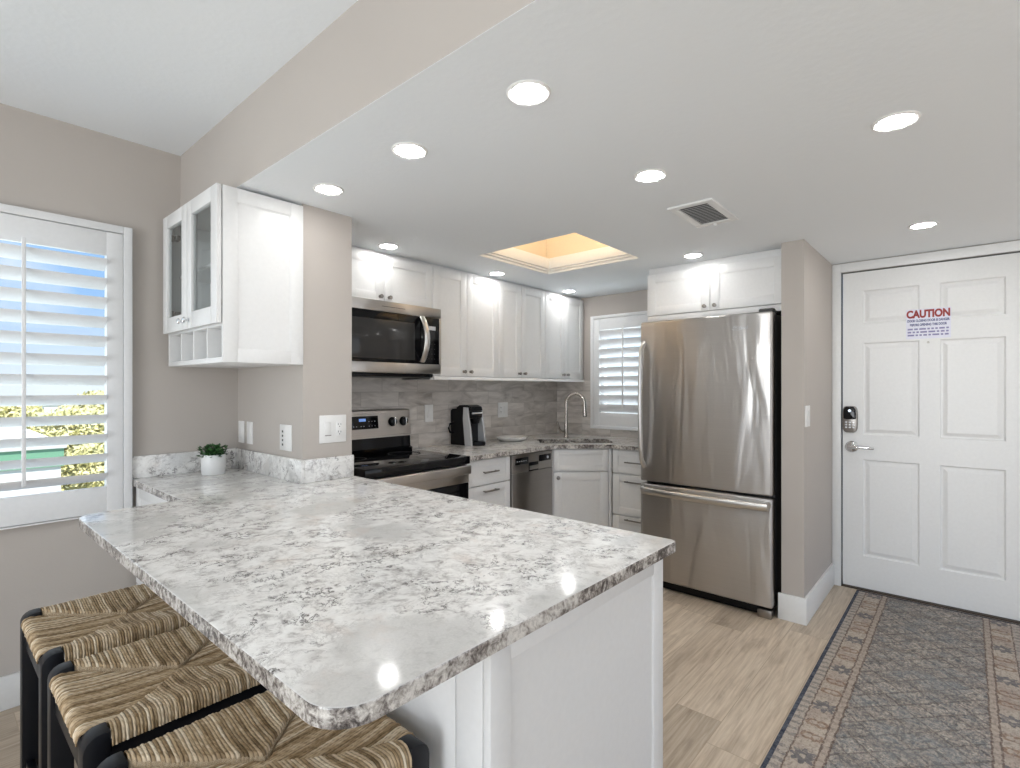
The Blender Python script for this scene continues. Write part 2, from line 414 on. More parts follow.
# ---------------------------------------------------------------- mesh helpers
class MB:
    """collects shapes into one mesh; each shape may carry its own material"""
    def __init__(s): s.bm = bmesh.new(); s.mats = []
    def mi(s, m):
        if m not in s.mats: s.mats.append(m)
        return s.mats.index(m)
    def _add(s, t, m, mtx=None):
        i = s.mi(m)
        for f in t.faces: f.material_index = i
        if mtx is not None: bmesh.ops.transform(t, matrix=mtx, verts=t.verts)
        me = bpy.data.meshes.new('tmp'); t.to_mesh(me); t.free(); s.bm.from_mesh(me); bpy.data.meshes.remove(me)
        return s
    def box(s, x0, x1, y0, y1, z0, z1, m, bev=0.0, seg=2, mtx=None):
        t = bmesh.new(); bmesh.ops.create_cube(t, size=1.0)
        bmesh.ops.scale(t, vec=(x1 - x0, y1 - y0, z1 - z0), verts=t.verts)
        bmesh.ops.translate(t, vec=((x0 + x1) / 2, (y0 + y1) / 2, (z0 + z1) / 2), verts=t.verts)
        if bev > 0:
            bev = min(bev, 0.45 * min(abs(x1 - x0), abs(y1 - y0), abs(z1 - z0)))
            bmesh.ops.bevel(t, geom=list(t.edges), offset=bev, segments=seg, profile=0.5, affect='EDGES')
        bmesh.ops.recalc_face_normals(t, faces=t.faces)
        return s._add(t, m, mtx)
    def cyl(s, p0, p1, r0, m, r1=None, seg=24, cap=True):
        p0, p1 = Vector(p0), Vector(p1); d = p1 - p0
        t = bmesh.new()
        bmesh.ops.create_cone(t, cap_ends=cap, segments=seg, radius1=r0, radius2=r0 if r1 is None else r1, depth=d.length)
        mtx = Matrix.Translation((p0 + p1) / 2) @ d.to_track_quat('Z', 'Y').to_matrix().to_4x4()
        return s._add(t, m, mtx)
    def lathe(s, prof, m, loc=(0, 0, 0), axis=(0, 0, 1), seg=32):
        t = bmesh.new(); rings = []
        for r, h in prof:
            if r < 1e-6: rings.append([t.verts.new((0, 0, h))])
            else: rings.append([t.verts.new((r * math.cos(2 * math.pi * k / seg), r * math.sin(2 * math.pi * k / seg), h)) for k in range(seg)])
        for a, b in zip(rings, rings[1:]):
            for k in range(seg):
                q = [a[k % len(a)], a[(k + 1) % len(a)], b[(k + 1) % len(b)], b[k % len(b)]]
                q = list(dict.fromkeys(q))
                if len(q) > 2: t.faces.new(q)
        bmesh.ops.recalc_face_normals(t, faces=t.faces)
        return s._add(t, m, Matrix.Translation(loc) @ Vector(axis).to_track_quat('Z', 'Y').to_matrix().to_4x4())
    def tube(s, pts, r, m, seg=12, flat=1.0, up=(0, 0, 1)):
        pts = [Vector(p) for p in pts]; t = bmesh.new(); rings = []
        rr = r if isinstance(r, (list, tuple)) else [r] * len(pts)
        for i, p in enumerate(pts):
            d = (pts[min(i + 1, len(pts) - 1)] - pts[max(i - 1, 0)]).normalized()
            a = d.cross(Vector(up))
            if a.length < 1e-3: a = d.cross(Vector((1, 0, 0)))
            a.normalize(); b = d.cross(a).normalized()
            rings.append([t.verts.new(p + a * rr[i] * math.cos(2 * math.pi * k / seg) + b * rr[i] * flat * math.sin(2 * math.pi * k / seg)) for k in range(seg)])
        for a, b in zip(rings, rings[1:]):
            for k in range(seg): t.faces.new((a[k], a[(k + 1) % seg], b[(k + 1) % seg], b[k]))
        t.faces.new(rings[0]); t.faces.new(rings[-1])
        bmesh.ops.recalc_face_normals(t, faces=t.faces)
        return s._add(t, m)
    def prism(s, poly, z0, z1, m, m_side=None, holes=(), bev=0.0):
        """extruded outline (x, y); holes are outlines cut through it"""
        t = bmesh.new(); top = []
        loops = [poly] + list(holes); edges = []
        for lp in loops:
            vs = [t.verts.new((x, y, z1)) for x, y in lp]
            for a, b in zip(vs, vs[1:] + vs[:1]): edges.append(t.edges.new((a, b)))
        if holes: bmesh.ops.triangle_fill(t, use_beauty=True, use_dissolve=False, edges=edges)
        else: t.faces.new(list(t.verts))
        r = bmesh.ops.extrude_face_region(t, geom=list(t.faces))
        nv = [g for g in r['geom'] if isinstance(g, bmesh.types.BMVert)]
        bmesh.ops.translate(t, vec=(0, 0, z0 - z1), verts=nv)
        bmesh.ops.recalc_face_normals(t, faces=t.faces)
        if bev:
            ed = [q for q in t.edges if len(q.link_faces) == 2 and abs(q.verts[0].co.z - z1) < 1e-6 and abs(q.verts[1].co.z - z1) < 1e-6
                  and min(abs(f.normal.z) for f in q.link_faces) < 0.5]
            bmesh.ops.bevel(t, geom=ed, offset=bev, segments=2, profile=0.5, affect='EDGES')
        i = s.mi(m); j = s.mi(m_side or m)
        for f in t.faces: f.material_index = i if abs(f.normal.z) > 0.5 else j
        me = bpy.data.meshes.new('tmp'); t.to_mesh(me); t.free(); s.bm.from_mesh(me); bpy.data.meshes.remove(me)
        return s
    def prism_axis(s, poly, a0, a1, m, axis='x'):
        """outline extruded along x (poly is y, z) or along y (poly is x, z)"""
        t = bmesh.new()
        f3 = (lambda u, w, q: (q, u, w)) if axis == 'x' else (lambda u, w, q: (u, q, w))
        A = [t.verts.new(f3(u, w, a0)) for u, w in poly]; B = [t.verts.new(f3(u, w, a1)) for u, w in poly]
        t.faces.new(A); t.faces.new(B[::-1])
        n = len(poly)
        for k in range(n): t.faces.new((A[k], A[(k + 1) % n], B[(k + 1) % n], B[k]))
        bmesh.ops.recalc_face_normals(t, faces=t.faces)
        return s._add(t, m)
    def build(s, name, parent=None, smooth=True, loc=None, mtx=None):
        me = bpy.data.meshes.new(name)
        if mtx is not None: bmesh.ops.transform(s.bm, matrix=mtx, verts=s.bm.verts)
        s.bm.to_mesh(me); s.bm.free()
        for m in s.mats: me.materials.append(M[m])
        if smooth:
            me.shade_smooth(); me.set_sharp_from_angle(angle=R(38))
        o = bpy.data.objects.new(name, me); COL.objects.link(o)
        if parent: o.parent = parent
        if loc: o.location = loc
        return o

def tag(o, label, cat, group=None):
    o['label'] = label; o['category'] = cat
    if group: o['group'] = group
    return o
def thing(name, label, cat, loc=(0, 0, 0), rz=0.0, group=None):
    o = bpy.data.objects.new(name, None); COL.objects.link(o); o.empty_display_size = 0.1
    o.location = loc; o.rotation_euler = (0, 0, R(rz)); return tag(o, label, cat, group)
def struct(o):
    o['kind'] = 'structure'; return o
def copy_tree(o, parent=None):
    c = o.copy(); COL.objects.link(c)
    if parent: c.parent = parent
    for ch in [x for x in bpy.data.objects if x.parent == o]: copy_tree(ch, c)
    return c
def text(name, body, size, mat, parent, loc, rot, align='CENTER', extrude=0.0003, width=None, bold=0.0):
    cu = bpy.data.curves.new(name, 'FONT'); cu.body = body; cu.size = size; cu.align_x = align; cu.align_y = 'CENTER'
    cu.extrude = extrude; cu.offset = bold
    o = bpy.data.objects.new(name, cu); COL.objects.link(o)
    dg = bpy.context.evaluated_depsgraph_get(); me = bpy.data.meshes.new_from_object(o.evaluated_get(dg))
    bpy.data.objects.remove(o); bpy.data.curves.remove(cu)
    if width:
        xs = [v.co.x for v in me.vertices]; k = width / (max(xs) - min(xs))
        for v in me.vertices: v.co.x *= k
    me.materials.clear(); me.materials.append(M[mat])
    o = bpy.data.objects.new(name, me); COL.objects.link(o); o.parent = parent; o.location = loc; o.rotation_euler = rot
    return o

# ---------------------------------------------------------------- room shell
CZ, LZ = 2.185, 2.525            # kitchen and living room ceilings
SOF = 0.89                       # soffit face
YW, XE = 3.02, 4.14              # window/range wall, entry wall
ST0, ST1, STY = 1.168, 1.42, 2.287
b = MB(); b.box(-4.2, 4.45, -3.0, 3.2, -0.12, 0.0, 'floor'); struct(b.build('floor', smooth=False))
# kitchen ceiling with the light-well opening
SX0, SX1, SY0, SY1 = 2.36, 3.10, 1.60, 2.34
b = MB()
b.box(SOF + 0.058, SX0, -3.0, 3.17, CZ, CZ + 0.05, 'ceiling'); b.box(SX1, 4.29, -3.0, 3.17, CZ, CZ + 0.05, 'ceiling')
b.box(SX0, SX1, -3.0, SY0, CZ, CZ + 0.05, 'ceiling'); b.box(SX0, SX1, SY1, 3.17, CZ, CZ + 0.05, 'ceiling')
struct(b.build('ceiling', smooth=False))
b = MB(); b.box(-4.35, SOF + 0.06, -3.15, 3.17, LZ, LZ + 0.06, 'ceiling'); struct(b.build('ceiling_living', smooth=False))
b = MB(); b.box(SOF, SOF + 0.058, -3.0, YW, CZ, CZ + 0.001, 'ceiling'); b.box(SOF, SOF + 0.06, -3.0, YW, CZ + 0.001, LZ, 'wall'); struct(b.build('wall_soffit', smooth=False))
# light well
b = MB()
for (x0, x1, y0, y1) in ((SX0 - 0.13, SX0 - 0.10, SY0 - 0.13, SY1 + 0.13), (SX1 + 0.10, SX1 + 0.13, SY0 - 0.13, SY1 + 0.13),
                         (SX0 - 0.13, SX1 + 0.13, SY0 - 0.13, SY0 - 0.10), (SX0 - 0.13, SX1 + 0.13, SY1 + 0.10, SY1 + 0.13)):
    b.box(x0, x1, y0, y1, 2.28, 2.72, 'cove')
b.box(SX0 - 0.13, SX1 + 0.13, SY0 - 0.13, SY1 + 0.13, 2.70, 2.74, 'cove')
struct(b.build('wall_shaft', smooth=False))
b = MB()
def ring(b, x0, x1, y0, y1, z0, z1, w, m, bev=0.002):
    b.box(x0 - w, x0, y0 - w, y1 + w, z0, z1, m, bev); b.box(x1, x1 + w, y0 - w, y1 + w, z0, z1, m, bev)
    b.box(x0, x1, y0 - w, y0, z0, z1, m, bev); b.box(x0, x1, y1, y1 + w, z0, z1, m, bev)
ring(b, SX0 + 0.004, SX1 - 0.004, SY0 + 0.004, SY1 - 0.004, CZ + 0.0004, CZ + 0.018, 0.05, 'trim', 0.003)
ring(b, SX0 + 0.014, SX1 - 0.014, SY0 + 0.014, SY1 - 0.014, CZ + 0.0185, CZ + 0.034, 0.05, 'trim', 0.004)
ring(b, SX0 + 0.022, SX1 - 0.022, SY0 + 0.022, SY1 - 0.022, CZ + 0.0345, CZ + 0.112, 0.125, 'trim', 0.003)
struct(b.build('trim_1'))
b = MB(); b.box(SX0 - 0.08, SX1 + 0.08, SY0 - 0.08, SY1 + 0.08, 2.685, 2.699, 'fill_glow', 0.004)  # unseen glowing panel, added to throw more light into the kitchen
tag(b.build('fill_glow_panel'), 'unseen glowing panel added at the top of the ceiling light well to brighten the kitchen', 'light panel')

# walls
b = MB()
WX0, WX1, WZ0, WZ1 = -0.66, 0.64, 0.80, 2.06          # living window opening
b.box(-4.35, WX0, YW, YW + 0.15, 0, LZ, 'wall'); b.box(WX1, 4.29, YW, YW + 0.15, 0, LZ, 'wall')
b.box(WX0, WX1, YW, YW + 0.15, 0, WZ0, 'wall'); b.box(WX0, WX1, YW, YW + 0.15, WZ1, LZ, 'wall')
struct(b.build('wall_window', smooth=False))
b = MB(); b.box(ST0, ST1, STY, YW, 0, CZ, 'wall'); struct(b.build('wall_stub', smooth=False))
b = MB(); b.box(3.32, XE, 0.693, 0.812, 0, CZ, 'wall', 0.002); struct(b.build('wall_pillar', smooth=False))
b = MB()
KY0, KY1, KZ0, KZ1 = 1.96, 2.58, 1.00, 1.97           # kitchen window opening
DY0, DY1, DZ = -0.295, 0.645, 2.122                   # entry door opening
b.box(XE, XE + 0.15, KY1, YW, 0, CZ, 'wall'); b.box(XE, XE + 0.15, DY1, KY0, 0, CZ, 'wall')
b.box(XE, XE + 0.15, KY0, KY1, 0, KZ0, 'wall'); b.box(XE, XE + 0.15, KY0, KY1, KZ1, CZ, 'wall')
b.box(XE, XE + 0.15, DY0, DY1, DZ, CZ, 'wall'); b.box(XE, XE + 0.15, -3.0, DY0, 0, CZ, 'wall')
struct(b.build('wall_entry', smooth=False))
b = MB()
b.box(-4.35, -4.2, 1.95, YW, 0, LZ, 'wall'); b.box(-4.35, -4.2, -3.0, -1.55, 0, LZ, 'wall'); b.box(-4.35, -4.2, -1.55, 1.95, 2.24, LZ, 'wall')
struct(b.build('wall_west', smooth=False))
b = MB()
b.box(-4.35, -2.95, -3.15, -3.0, 0, LZ, 'wall'); b.box(-0.25, SOF + 0.15, -3.15, -3.0, 0, LZ, 'wall'); b.box(SOF + 0.15, 4.29, -3.15, -3.0, 0, 0.25, 'wall'); b.box(SOF + 0.15, 4.29, -3.15, -3.0, 2.10, LZ, 'wall'); b.box(3.95, 4.29, -3.15, -3.0, 0.25, 2.10, 'wall'); b.box(-2.95, -0.25, -3.15, -3.0, 2.24, LZ, 'wall'); b.box(-2.95, -0.25, -3.15, -3.0, 0, 0.25, 'wall')
struct(b.build('wall_south', smooth=False))
# baseboards
b = MB(); b.box(-4.2, 0.69, YW - 0.016, YW - 0.0005, 0, 0.14, 'trim', 0.003); struct(b.build('baseboard_window'))
b = MB()
b.box(3.305, 3.32, 0.678, 0.826, 0, 0.150, 'trim', 0.002); b.box(3.32, 4.12, 0.678, 0.693, 0, 0.150, 'trim', 0.002)
struct(b.build('baseboard_pillar'))
# backsplash tiles
b = MB(); b.box(ST1, XE - 0.008, YW - 0.009, YW - 0.0003, 0.90, 1.41, 'tile_x'); struct(b.build('trim_2', smooth=False))
b = MB(); b.box(XE - 0.009, XE - 0.0003, 2.613, YW - 0.009, 0.90, 1.41, 'tile_y'); b.box(XE - 0.009, XE - 0.0003, 1.70, 2.613, 0.90, 0.969, 'tile_y'); struct(b.build('trim_3', smooth=False))

# entry door
def entry_door():
    d = struct(bpy.data.objects.new('door_1', None)); COL.objects.link(d); d.location = (4.15, 0.175, 0)
    # local: face towards -x at x = 0, y from -0.4575 to 0.4575
    b = MB(); W2, H = 0.4575, 2.113
    cols = ((0.048, 0.344), (-0.346, -0.05)); rows = ((0.224, 0.866), (1.030, 1.640), (1.767, 1.988))
    ys = sorted({-W2, W2, *[v for c in cols for v in c]}); zs = sorted({0.012, H, *[v for r in rows for v in r]})
    t = bmesh.new()
    grid = {(i, j): t.verts.new((0, y, z)) for i, y in enumerate(ys) for j, z in enumerate(zs)}
    pf = []
    for i in range(len(ys) - 1):
        for j in range(len(zs) - 1):
            f = t.faces.new((grid[i, j], grid[i, j + 1], grid[i + 1, j + 1], grid[i + 1, j]))
            if (ys[i], ys[i + 1]) in cols and (zs[j], zs[j + 1]) in rows: pf.append(f)
    for f in t.faces:
        f.normal_update()
        if f.normal.x > 0: f.normal_flip()
    for th, dp in ((0.010, -0.009), (0.012, 0.0), (0.030, 0.007)):
        bmesh.ops.inset_individual(t, faces=pf, thickness=th, depth=dp)
    be = [q for q in t.edges if q.is_boundary]
    r = bmesh.ops.extrude_edge_only(t, edges=be)
    bmesh.ops.translate(t, vec=(0.044, 0, 0), verts=[g for g in r['geom'] if isinstance(g, bmesh.types.BMVert)])
    b._add(t, 'trim'); b.build('door_leaf', d, smooth=False)
    b = MB()   # casing around the opening
    b.box(-0.027, -0.0105, 0.465, 0.516, 0, 2.178, 'trim', 0.002); b.box(-0.027, -0.0105, -0.535, -0.465, 0, 2.178, 'trim', 0.002)
    b.box(-0.027, -0.0105, -0.465, 0.465, 2.121, 2.178, 'trim', 0.002)
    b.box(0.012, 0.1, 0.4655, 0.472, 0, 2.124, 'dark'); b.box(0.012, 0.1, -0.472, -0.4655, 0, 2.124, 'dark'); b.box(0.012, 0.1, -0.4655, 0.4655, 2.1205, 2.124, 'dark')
    b.build('casing', d)
    b = MB(); b.box(-0.02, 0.1, -0.4655, 0.4655, 0.0, 0.008, 'bronze', 0.002); b.build('threshold', d)
    # keypad lock
    b = MB(); y0, z0 = 0.414, 1.131
    prof = [(0.043 * math.copysign(abs(math.cos(a)) ** 0.45, math.cos(a)), 0.089 * math.copysign(abs(math.sin(a)) ** 0.55, math.sin(a))) for a in [2 * math.pi * k / 40 for k in range(40)]]
    t = MB(); t.prism(prof, 0, 0.032, 'pewter', bev=0.006)
    rot = Matrix.Translation((0.0, y0, z0)) @ Matrix(((0, 0, -1, 0), (-1, 0, 0, 0), (0, 1, 0, 0), (0, 0, 0, 1)))
    k = t.build('keypad_lock', d, mtx=rot)
    t = MB(); t.prism([(x * 0.84, 0.012 + (y if y > 0 else y * 0.16) * 0.82) for x, y in prof], 0.032, 0.036, 'black_glass', bev=0.001); t.build('screen', k, mtx=rot)
    t = MB(); t.lathe([(0, 0), (0.009, 0), (0.009, 0.0015), (0, 0.0015)], 'led', loc=(-0.036, y0, z0 + 0.058), axis=(-1, 0, 0)); t.build('indicator', k)
    t = MB()
    for i in range(3):
        for j in range(3): t.box(-0.036, -0.030, y0 + 0.021 - i * 0.021 - 0.007, y0 + 0.021 - i * 0.021 + 0.007, z0 - 0.020 - j * 0.017 - 0.005, z0 - 0.020 - j * 0.017 + 0.005, 'silver', 0.002)
    t.build('button_pad', k)
    # lever handle
    b = MB(); yh, zh = 0.405, 0.947
    b.lathe([(0, 0), (0.038, 0), (0.038, 0.008), (0.030, 0.018), (0.018, 0.022), (0.014, 0.024), (0.013, 0.055), (0, 0.057)], 'chrome', loc=(0, yh, zh), axis=(-1, 0, 0))
    b.tube([(-0.048, yh + 0.012, zh), (-0.052, yh - 0.02, zh + 0.002), (-0.054, yh - 0.06, zh + 0.003), (-0.050, yh - 0.10, zh - 0.001), (-0.046, yh - 0.125, zh - 0.003)], [0.013, 0.012, 0.010, 0.009, 0.007], 'chrome', seg=14)
    b.build('lever_handle', d)
    b = MB()
    for z in (0.25, 1.05, 1.85): b.cyl((-0.012, -0.464, z - 0.05), (-0.012, -0.464, z + 0.05), 0.007, 'nickel')
    b.build('hinge', d)
entry_door()
# caution notice on the door
n = thing('caution_sign', 'caution sign in red and blue print stuck on the white entry door', 'sign', (4.1485, 0.181, 1.742))
b = MB(); b.box(-0.0006, 0.0006, -0.109, 0.109, -0.093, 0.093, 'paper'); b.build('sticker', n, smooth=False)
RT = (R(90), 0, R(-90))
text('heading', 'CAUTION', 0.064, 'red_ink', n, (-0.0014, 0, 0.060), RT, width=0.212, bold=0.0032)
text('text_line', 'DOOR CLOSING DOOR IS DANGER', 0.020, 'blue_ink', n, (-0.0014, 0, 0.020), RT, width=0.206, bold=0.0009)
text('text_line', 'BEFORE OPENING THIS DOOR', 0.020, 'blue_ink', n, (-0.0014, 0, -0.006), RT, width=0.180, bold=0.0009)
for z in (-0.032, -0.051, -0.070):
    b = MB(); y = 0.101
    while y > -0.09:
        w = random.choice((0.012, 0.018, 0.026, 0.033))
        b.box(-0.0014, -0.0006, max(y - w, -0.101), y, z - 0.005, z + 0.005, 'violet_ink'); y -= w + 0.007
    b.build('small_print', n, smooth=False)
b = MB(); b.lathe([(0, 0), (0.007, 0), (0.007, 0.004), (0.004, 0.006), (0, 0.006)], 'nickel', loc=(4.15, 0.180, 1.625), axis=(-1, 0, 0))
tag(b.build('door_viewer'), 'small round peephole under the caution sign', 'peephole')

# ---------------------------------------------------------------- windows and shutters
def shutter(name, label, loc, rz, x0, x1, z0, z1, panels, lz0, lz1, nl, tilt, lw, glass_y, frame=0.034, bottom=0.034):
    """local frame: wall face at y = 0, room towards -y"""
    t = thing(name, label, 'shutter', loc, rz)
    b = MB(); f = frame
    b.box(x0, x0 + f, -0.038, -0.0005, z0, z1, 'shutter', 0.003); b.box(x1 - f, x1, -0.038, -0.0005, z0, z1, 'shutter', 0.003)
    b.box(x0 + f, x1 - f, -0.038, -0.0005, z1 - f, z1, 'shutter', 0.003); b.box(x0 + f, x1 - f, -0.038, -0.0005, z0, z0 + bottom, 'shutter', 0.003)
    b.build('frame', t)
    st = 0.062
    for (a, c) in panels:
        g = MB()
        g.box(a, a + st, -0.032, -0.004, z0 + bottom + 0.003, z1 - f - 0.003, 'shutter', 0.002); g.box(c - st, c, -0.032, -0.004, z0 + bottom + 0.003, z1 - f - 0.003, 'shutter', 0.002)
        g.box(a + st, c - st, -0.030, -0.006, lz1, z1 - f - 0.003, 'shutter', 0.002); g.box(a + st, c - st, -0.030, -0.006, z0 + bottom + 0.003, lz0, 'shutter', 0.002)
        p = g.build('panel', t)
        g = MB(); pitch = (lz1 - lz0) / nl
        for i in range(nl):
            zc = lz0 + pitch * (i + 0.5)
            sec = [(-lw / 2, 0), (-lw * 0.36, 0.0048), (0, 0.006), (lw * 0.36, 0.0048), (lw / 2, 0), (lw * 0.36, -0.0048), (0, -0.006), (-lw * 0.36, -0.0048)]
            ca, sa = math.cos(R(tilt)), math.sin(R(tilt))
            sec = [(-0.018 + u * ca + w * sa, zc - u * sa + w * ca) for u, w in sec]
            g.prism_axis(sec, a + st + 0.001, c - st - 0.001, 'shutter', 'x')
        g.build('louver_bank', p)
        g = MB(); xm = (a + c) / 2
        dy = -0.018 - lw / 2 * math.cos(R(tilt)) - 0.006
        g.box(xm - 0.007, xm + 0.007, dy - 0.010, dy, lz0 + 0.045, lz1 + 0.012, 'shutter', 0.003)
        g.build('tilt_rod', p)
    return t
def glazed(name, loc, rz, x0, x1, z0, z1, mull):
    w = bpy.data.objects.new(name, None); COL.objects.link(w); w.location = loc; w.rotation_euler = (0, 0, R(rz)); struct(w)
    b = MB(); f = 0.035
    b.box(x0, x0 + f, 0.10, 0.145, z0, z1, 'trim', 0.002); b.box(x1 - f, x1, 0.10, 0.145, z0, z1, 'trim', 0.002)
    b.box(x0 + f, x1 - f, 0.10, 0.145, z1 - f, z1, 'trim', 0.002); b.box(x0 + f, x1 - f, 0.10, 0.145, z0, z0 + f, 'trim', 0.002)
    for q in mull: b.box(q - 0.015, q + 0.015, 0.105, 0.14, z0 + f, z1 - f, 'trim', 0.002)
    b.build('window_frame', w)
    b = MB(); b.box(x0 + f, x1 - f, 0.121, 0.125, z0 + f, z1 - f, 'glass'); b.build('window_glass', w, smooth=False)
shutter('plantation_shutter', 'large white plantation shutter on the wall left of the glass-front cabinet', (0, YW, 0), 0,
        -0.70, 0.678, 0.756, 2.10, ((-0.664, -0.056), (-0.052, 0.642)), 0.885, 1.955, 12, 31, 0.089, 0.12, bottom=0.006)
glazed('window_1', (0, YW, 0), 0, WX0, WX1, WZ0, WZ1, [])
shutter('plantation_shutter', 'small white plantation shutter between the sink corner and the refrigerator', (XE, 0, 0), -90,
        -2.613, -1.93, 0.97, 2.00, ((-2.583, -1.958),), 1.115, 1.868, 9, 55, 0.089, 0.12, frame=0.028, bottom=0.028)
glazed('window_2', (XE, 0, 0), -90, -KY1, -KY0, KZ0, KZ1, [])

# ---------------------------------------------------------------- cabinetry
def shaker(b, x0, x1, z0, z1, y, m='white', rail=0.058, th=0.020, rec=0.007):
    """framed door or drawer front; front face at y, thickness towards +y"""
    b.box(x0, x0 + rail, y, y + th, z0, z1, m, 0.0012); b.box(x1 - rail, x1, y, y + th, z0, z1, m, 0.0012)
    b.box(x0 + rail, x1 - rail, y, y + th, z1 - rail, z1, m, 0.0012); b.box(x0 + rail, x1 - rail, y, y + th, z0, z0 + rail, m, 0.0012)
    b.box(x0 + rail - 0.001, x1 - rail + 0.001, y + rec, y + th - 0.002, z0 + rail - 0.001, z1 - rail + 0.001, m)
    # small bead around the recess
    for (a, c, e, g) in ((x0 + rail, x0 + rail + 0.004, z0 + rail, z1 - rail), (x1 - rail - 0.004, x1 - rail, z0 + rail, z1 - rail), (x0 + rail, x1 - rail, z1 - rail - 0.004, z1 - rail), (x0 + rail, x1 - rail, z0 + rail, z0 + rail + 0.004)):
        b.box(a, c, y + rec * 0.45, y + th - 0.003, e, g, m)
def knob(parent, x, y, z, m='pewter', r=0.013):
    b = MB(); b.lathe([(0, 0), (r * 0.75, 0), (r * 0.75, 0.002), (r * 0.42, 0.004), (r * 0.38, 0.012), (r * 0.9, 0.016), (r, 0.020), (r * 0.85, 0.025), (r * 0.4, 0.027), (0, 0.0275)], m, loc=(x, y, z), axis=(0, -1, 0), seg=20)
    return b.build('knob', parent)
def pull(parent, x, y, z, L=0.13):
    b = MB()
    b.box(x - L / 2, x + L / 2, y - 0.030, y - 0.021, z - 0.005, z + 0.005, 'pewter', 0.002)
    for q in (-1, 1): b.cyl((x + q * L * 0.40, y - 0.022, z), (x + q * L * 0.40, y, z), 0.0042, 'pewter', seg=12)
    return b.build('handle', parent)

def upper(label, x0, x1, z0, z1, split, yf=2.70, rz=0, loc=(0, 0, 0), depth=0.318, kz=None, group='white shaker wall cabinets', kd=0.033):
    t = thing('wall_cabinet', label, 'cabinet', loc, rz, group)
    b = MB(); b.box(x0 + 0.0008, x1 - 0.0008, yf + 0.021, yf + depth, z0, z1, 'white', 0.001); b.build('body', t)
    g = 0.0018
    for i, (a, c) in enumerate(((x0, split), (split, x1))):
        d = MB(); shaker(d, a + g, c - g, z0 + 0.003, z1 - 0.003, yf); o = d.build('door', t)
        knob(o, split + (-kd if i == 0 else kd), yf, (z0 + 0.035) if kz is None else kz)
    return t
upper('wide white two-door wall cabinet directly above the microwave', 1.516, 2.292, 1.866, 2.163, 1.904)
upper('tall white two-door wall cabinet next to the microwave', 2.292, 2.950, 1.422, 2.163, 2.609)
upper('tall white two-door wall cabinet in the middle, above the plate', 2.950, 3.530, 1.422, 2.163, 3.219)
upper('tall white two-door wall cabinet nearest the kitchen window corner', 3.530, 4.125, 1.422, 2.163, 3.824)
b = MB()
b.prism_axis([(2.688, 1.397), (2.70, 1.397), (2.706, 1.4205), (2.697, 1.4205), (2.690, 1.408)], 2.294, 4.130, 'white', 'x')
b.box(2.294, 4.130, 2.705, 3.01, 1.402, 1.4205, 'white')
b.prism_axis([(2.294, 1.4205), (2.262, 1.399), (2.262, 1.397), (2.300, 1.397), (2.300, 1.4205)], 2.70, 3.0, 'white', 'y')
tag(b.build('light_rail', smooth=False), 'white molding strip running under the tall wall cabinets', 'molding')
b = MB(); b.box(1.516, 4.130, 2.735, 3.01, 2.1635, 2.1845, 'white', 0.001); tag(b.build('top_filler'), 'narrow shadowed strip between the wall cabinets and the ceiling', 'molding')
# cabinet above the refrigerator (faces -x): local x = -world y
upper('white two-door wall cabinet above the refrigerator', -1.705, -0.816, 1.846, 2.140, -1.262, yf=-0.72, rz=-90, loc=(4.14, 0, 0), depth=0.715, kz=1.878)
b = MB(); b.box(3.445, 4.135, 0.816, 1.705, 2.1405, 2.1845, 'white', 0.001); b.box(3.425, 3.446, 0.816, 1.705, 1.805, 1.8455, 'white', 0.002)
tag(b.build('cabinet_filler'), 'white filler strips above and below the refrigerator cabinet', 'molding')

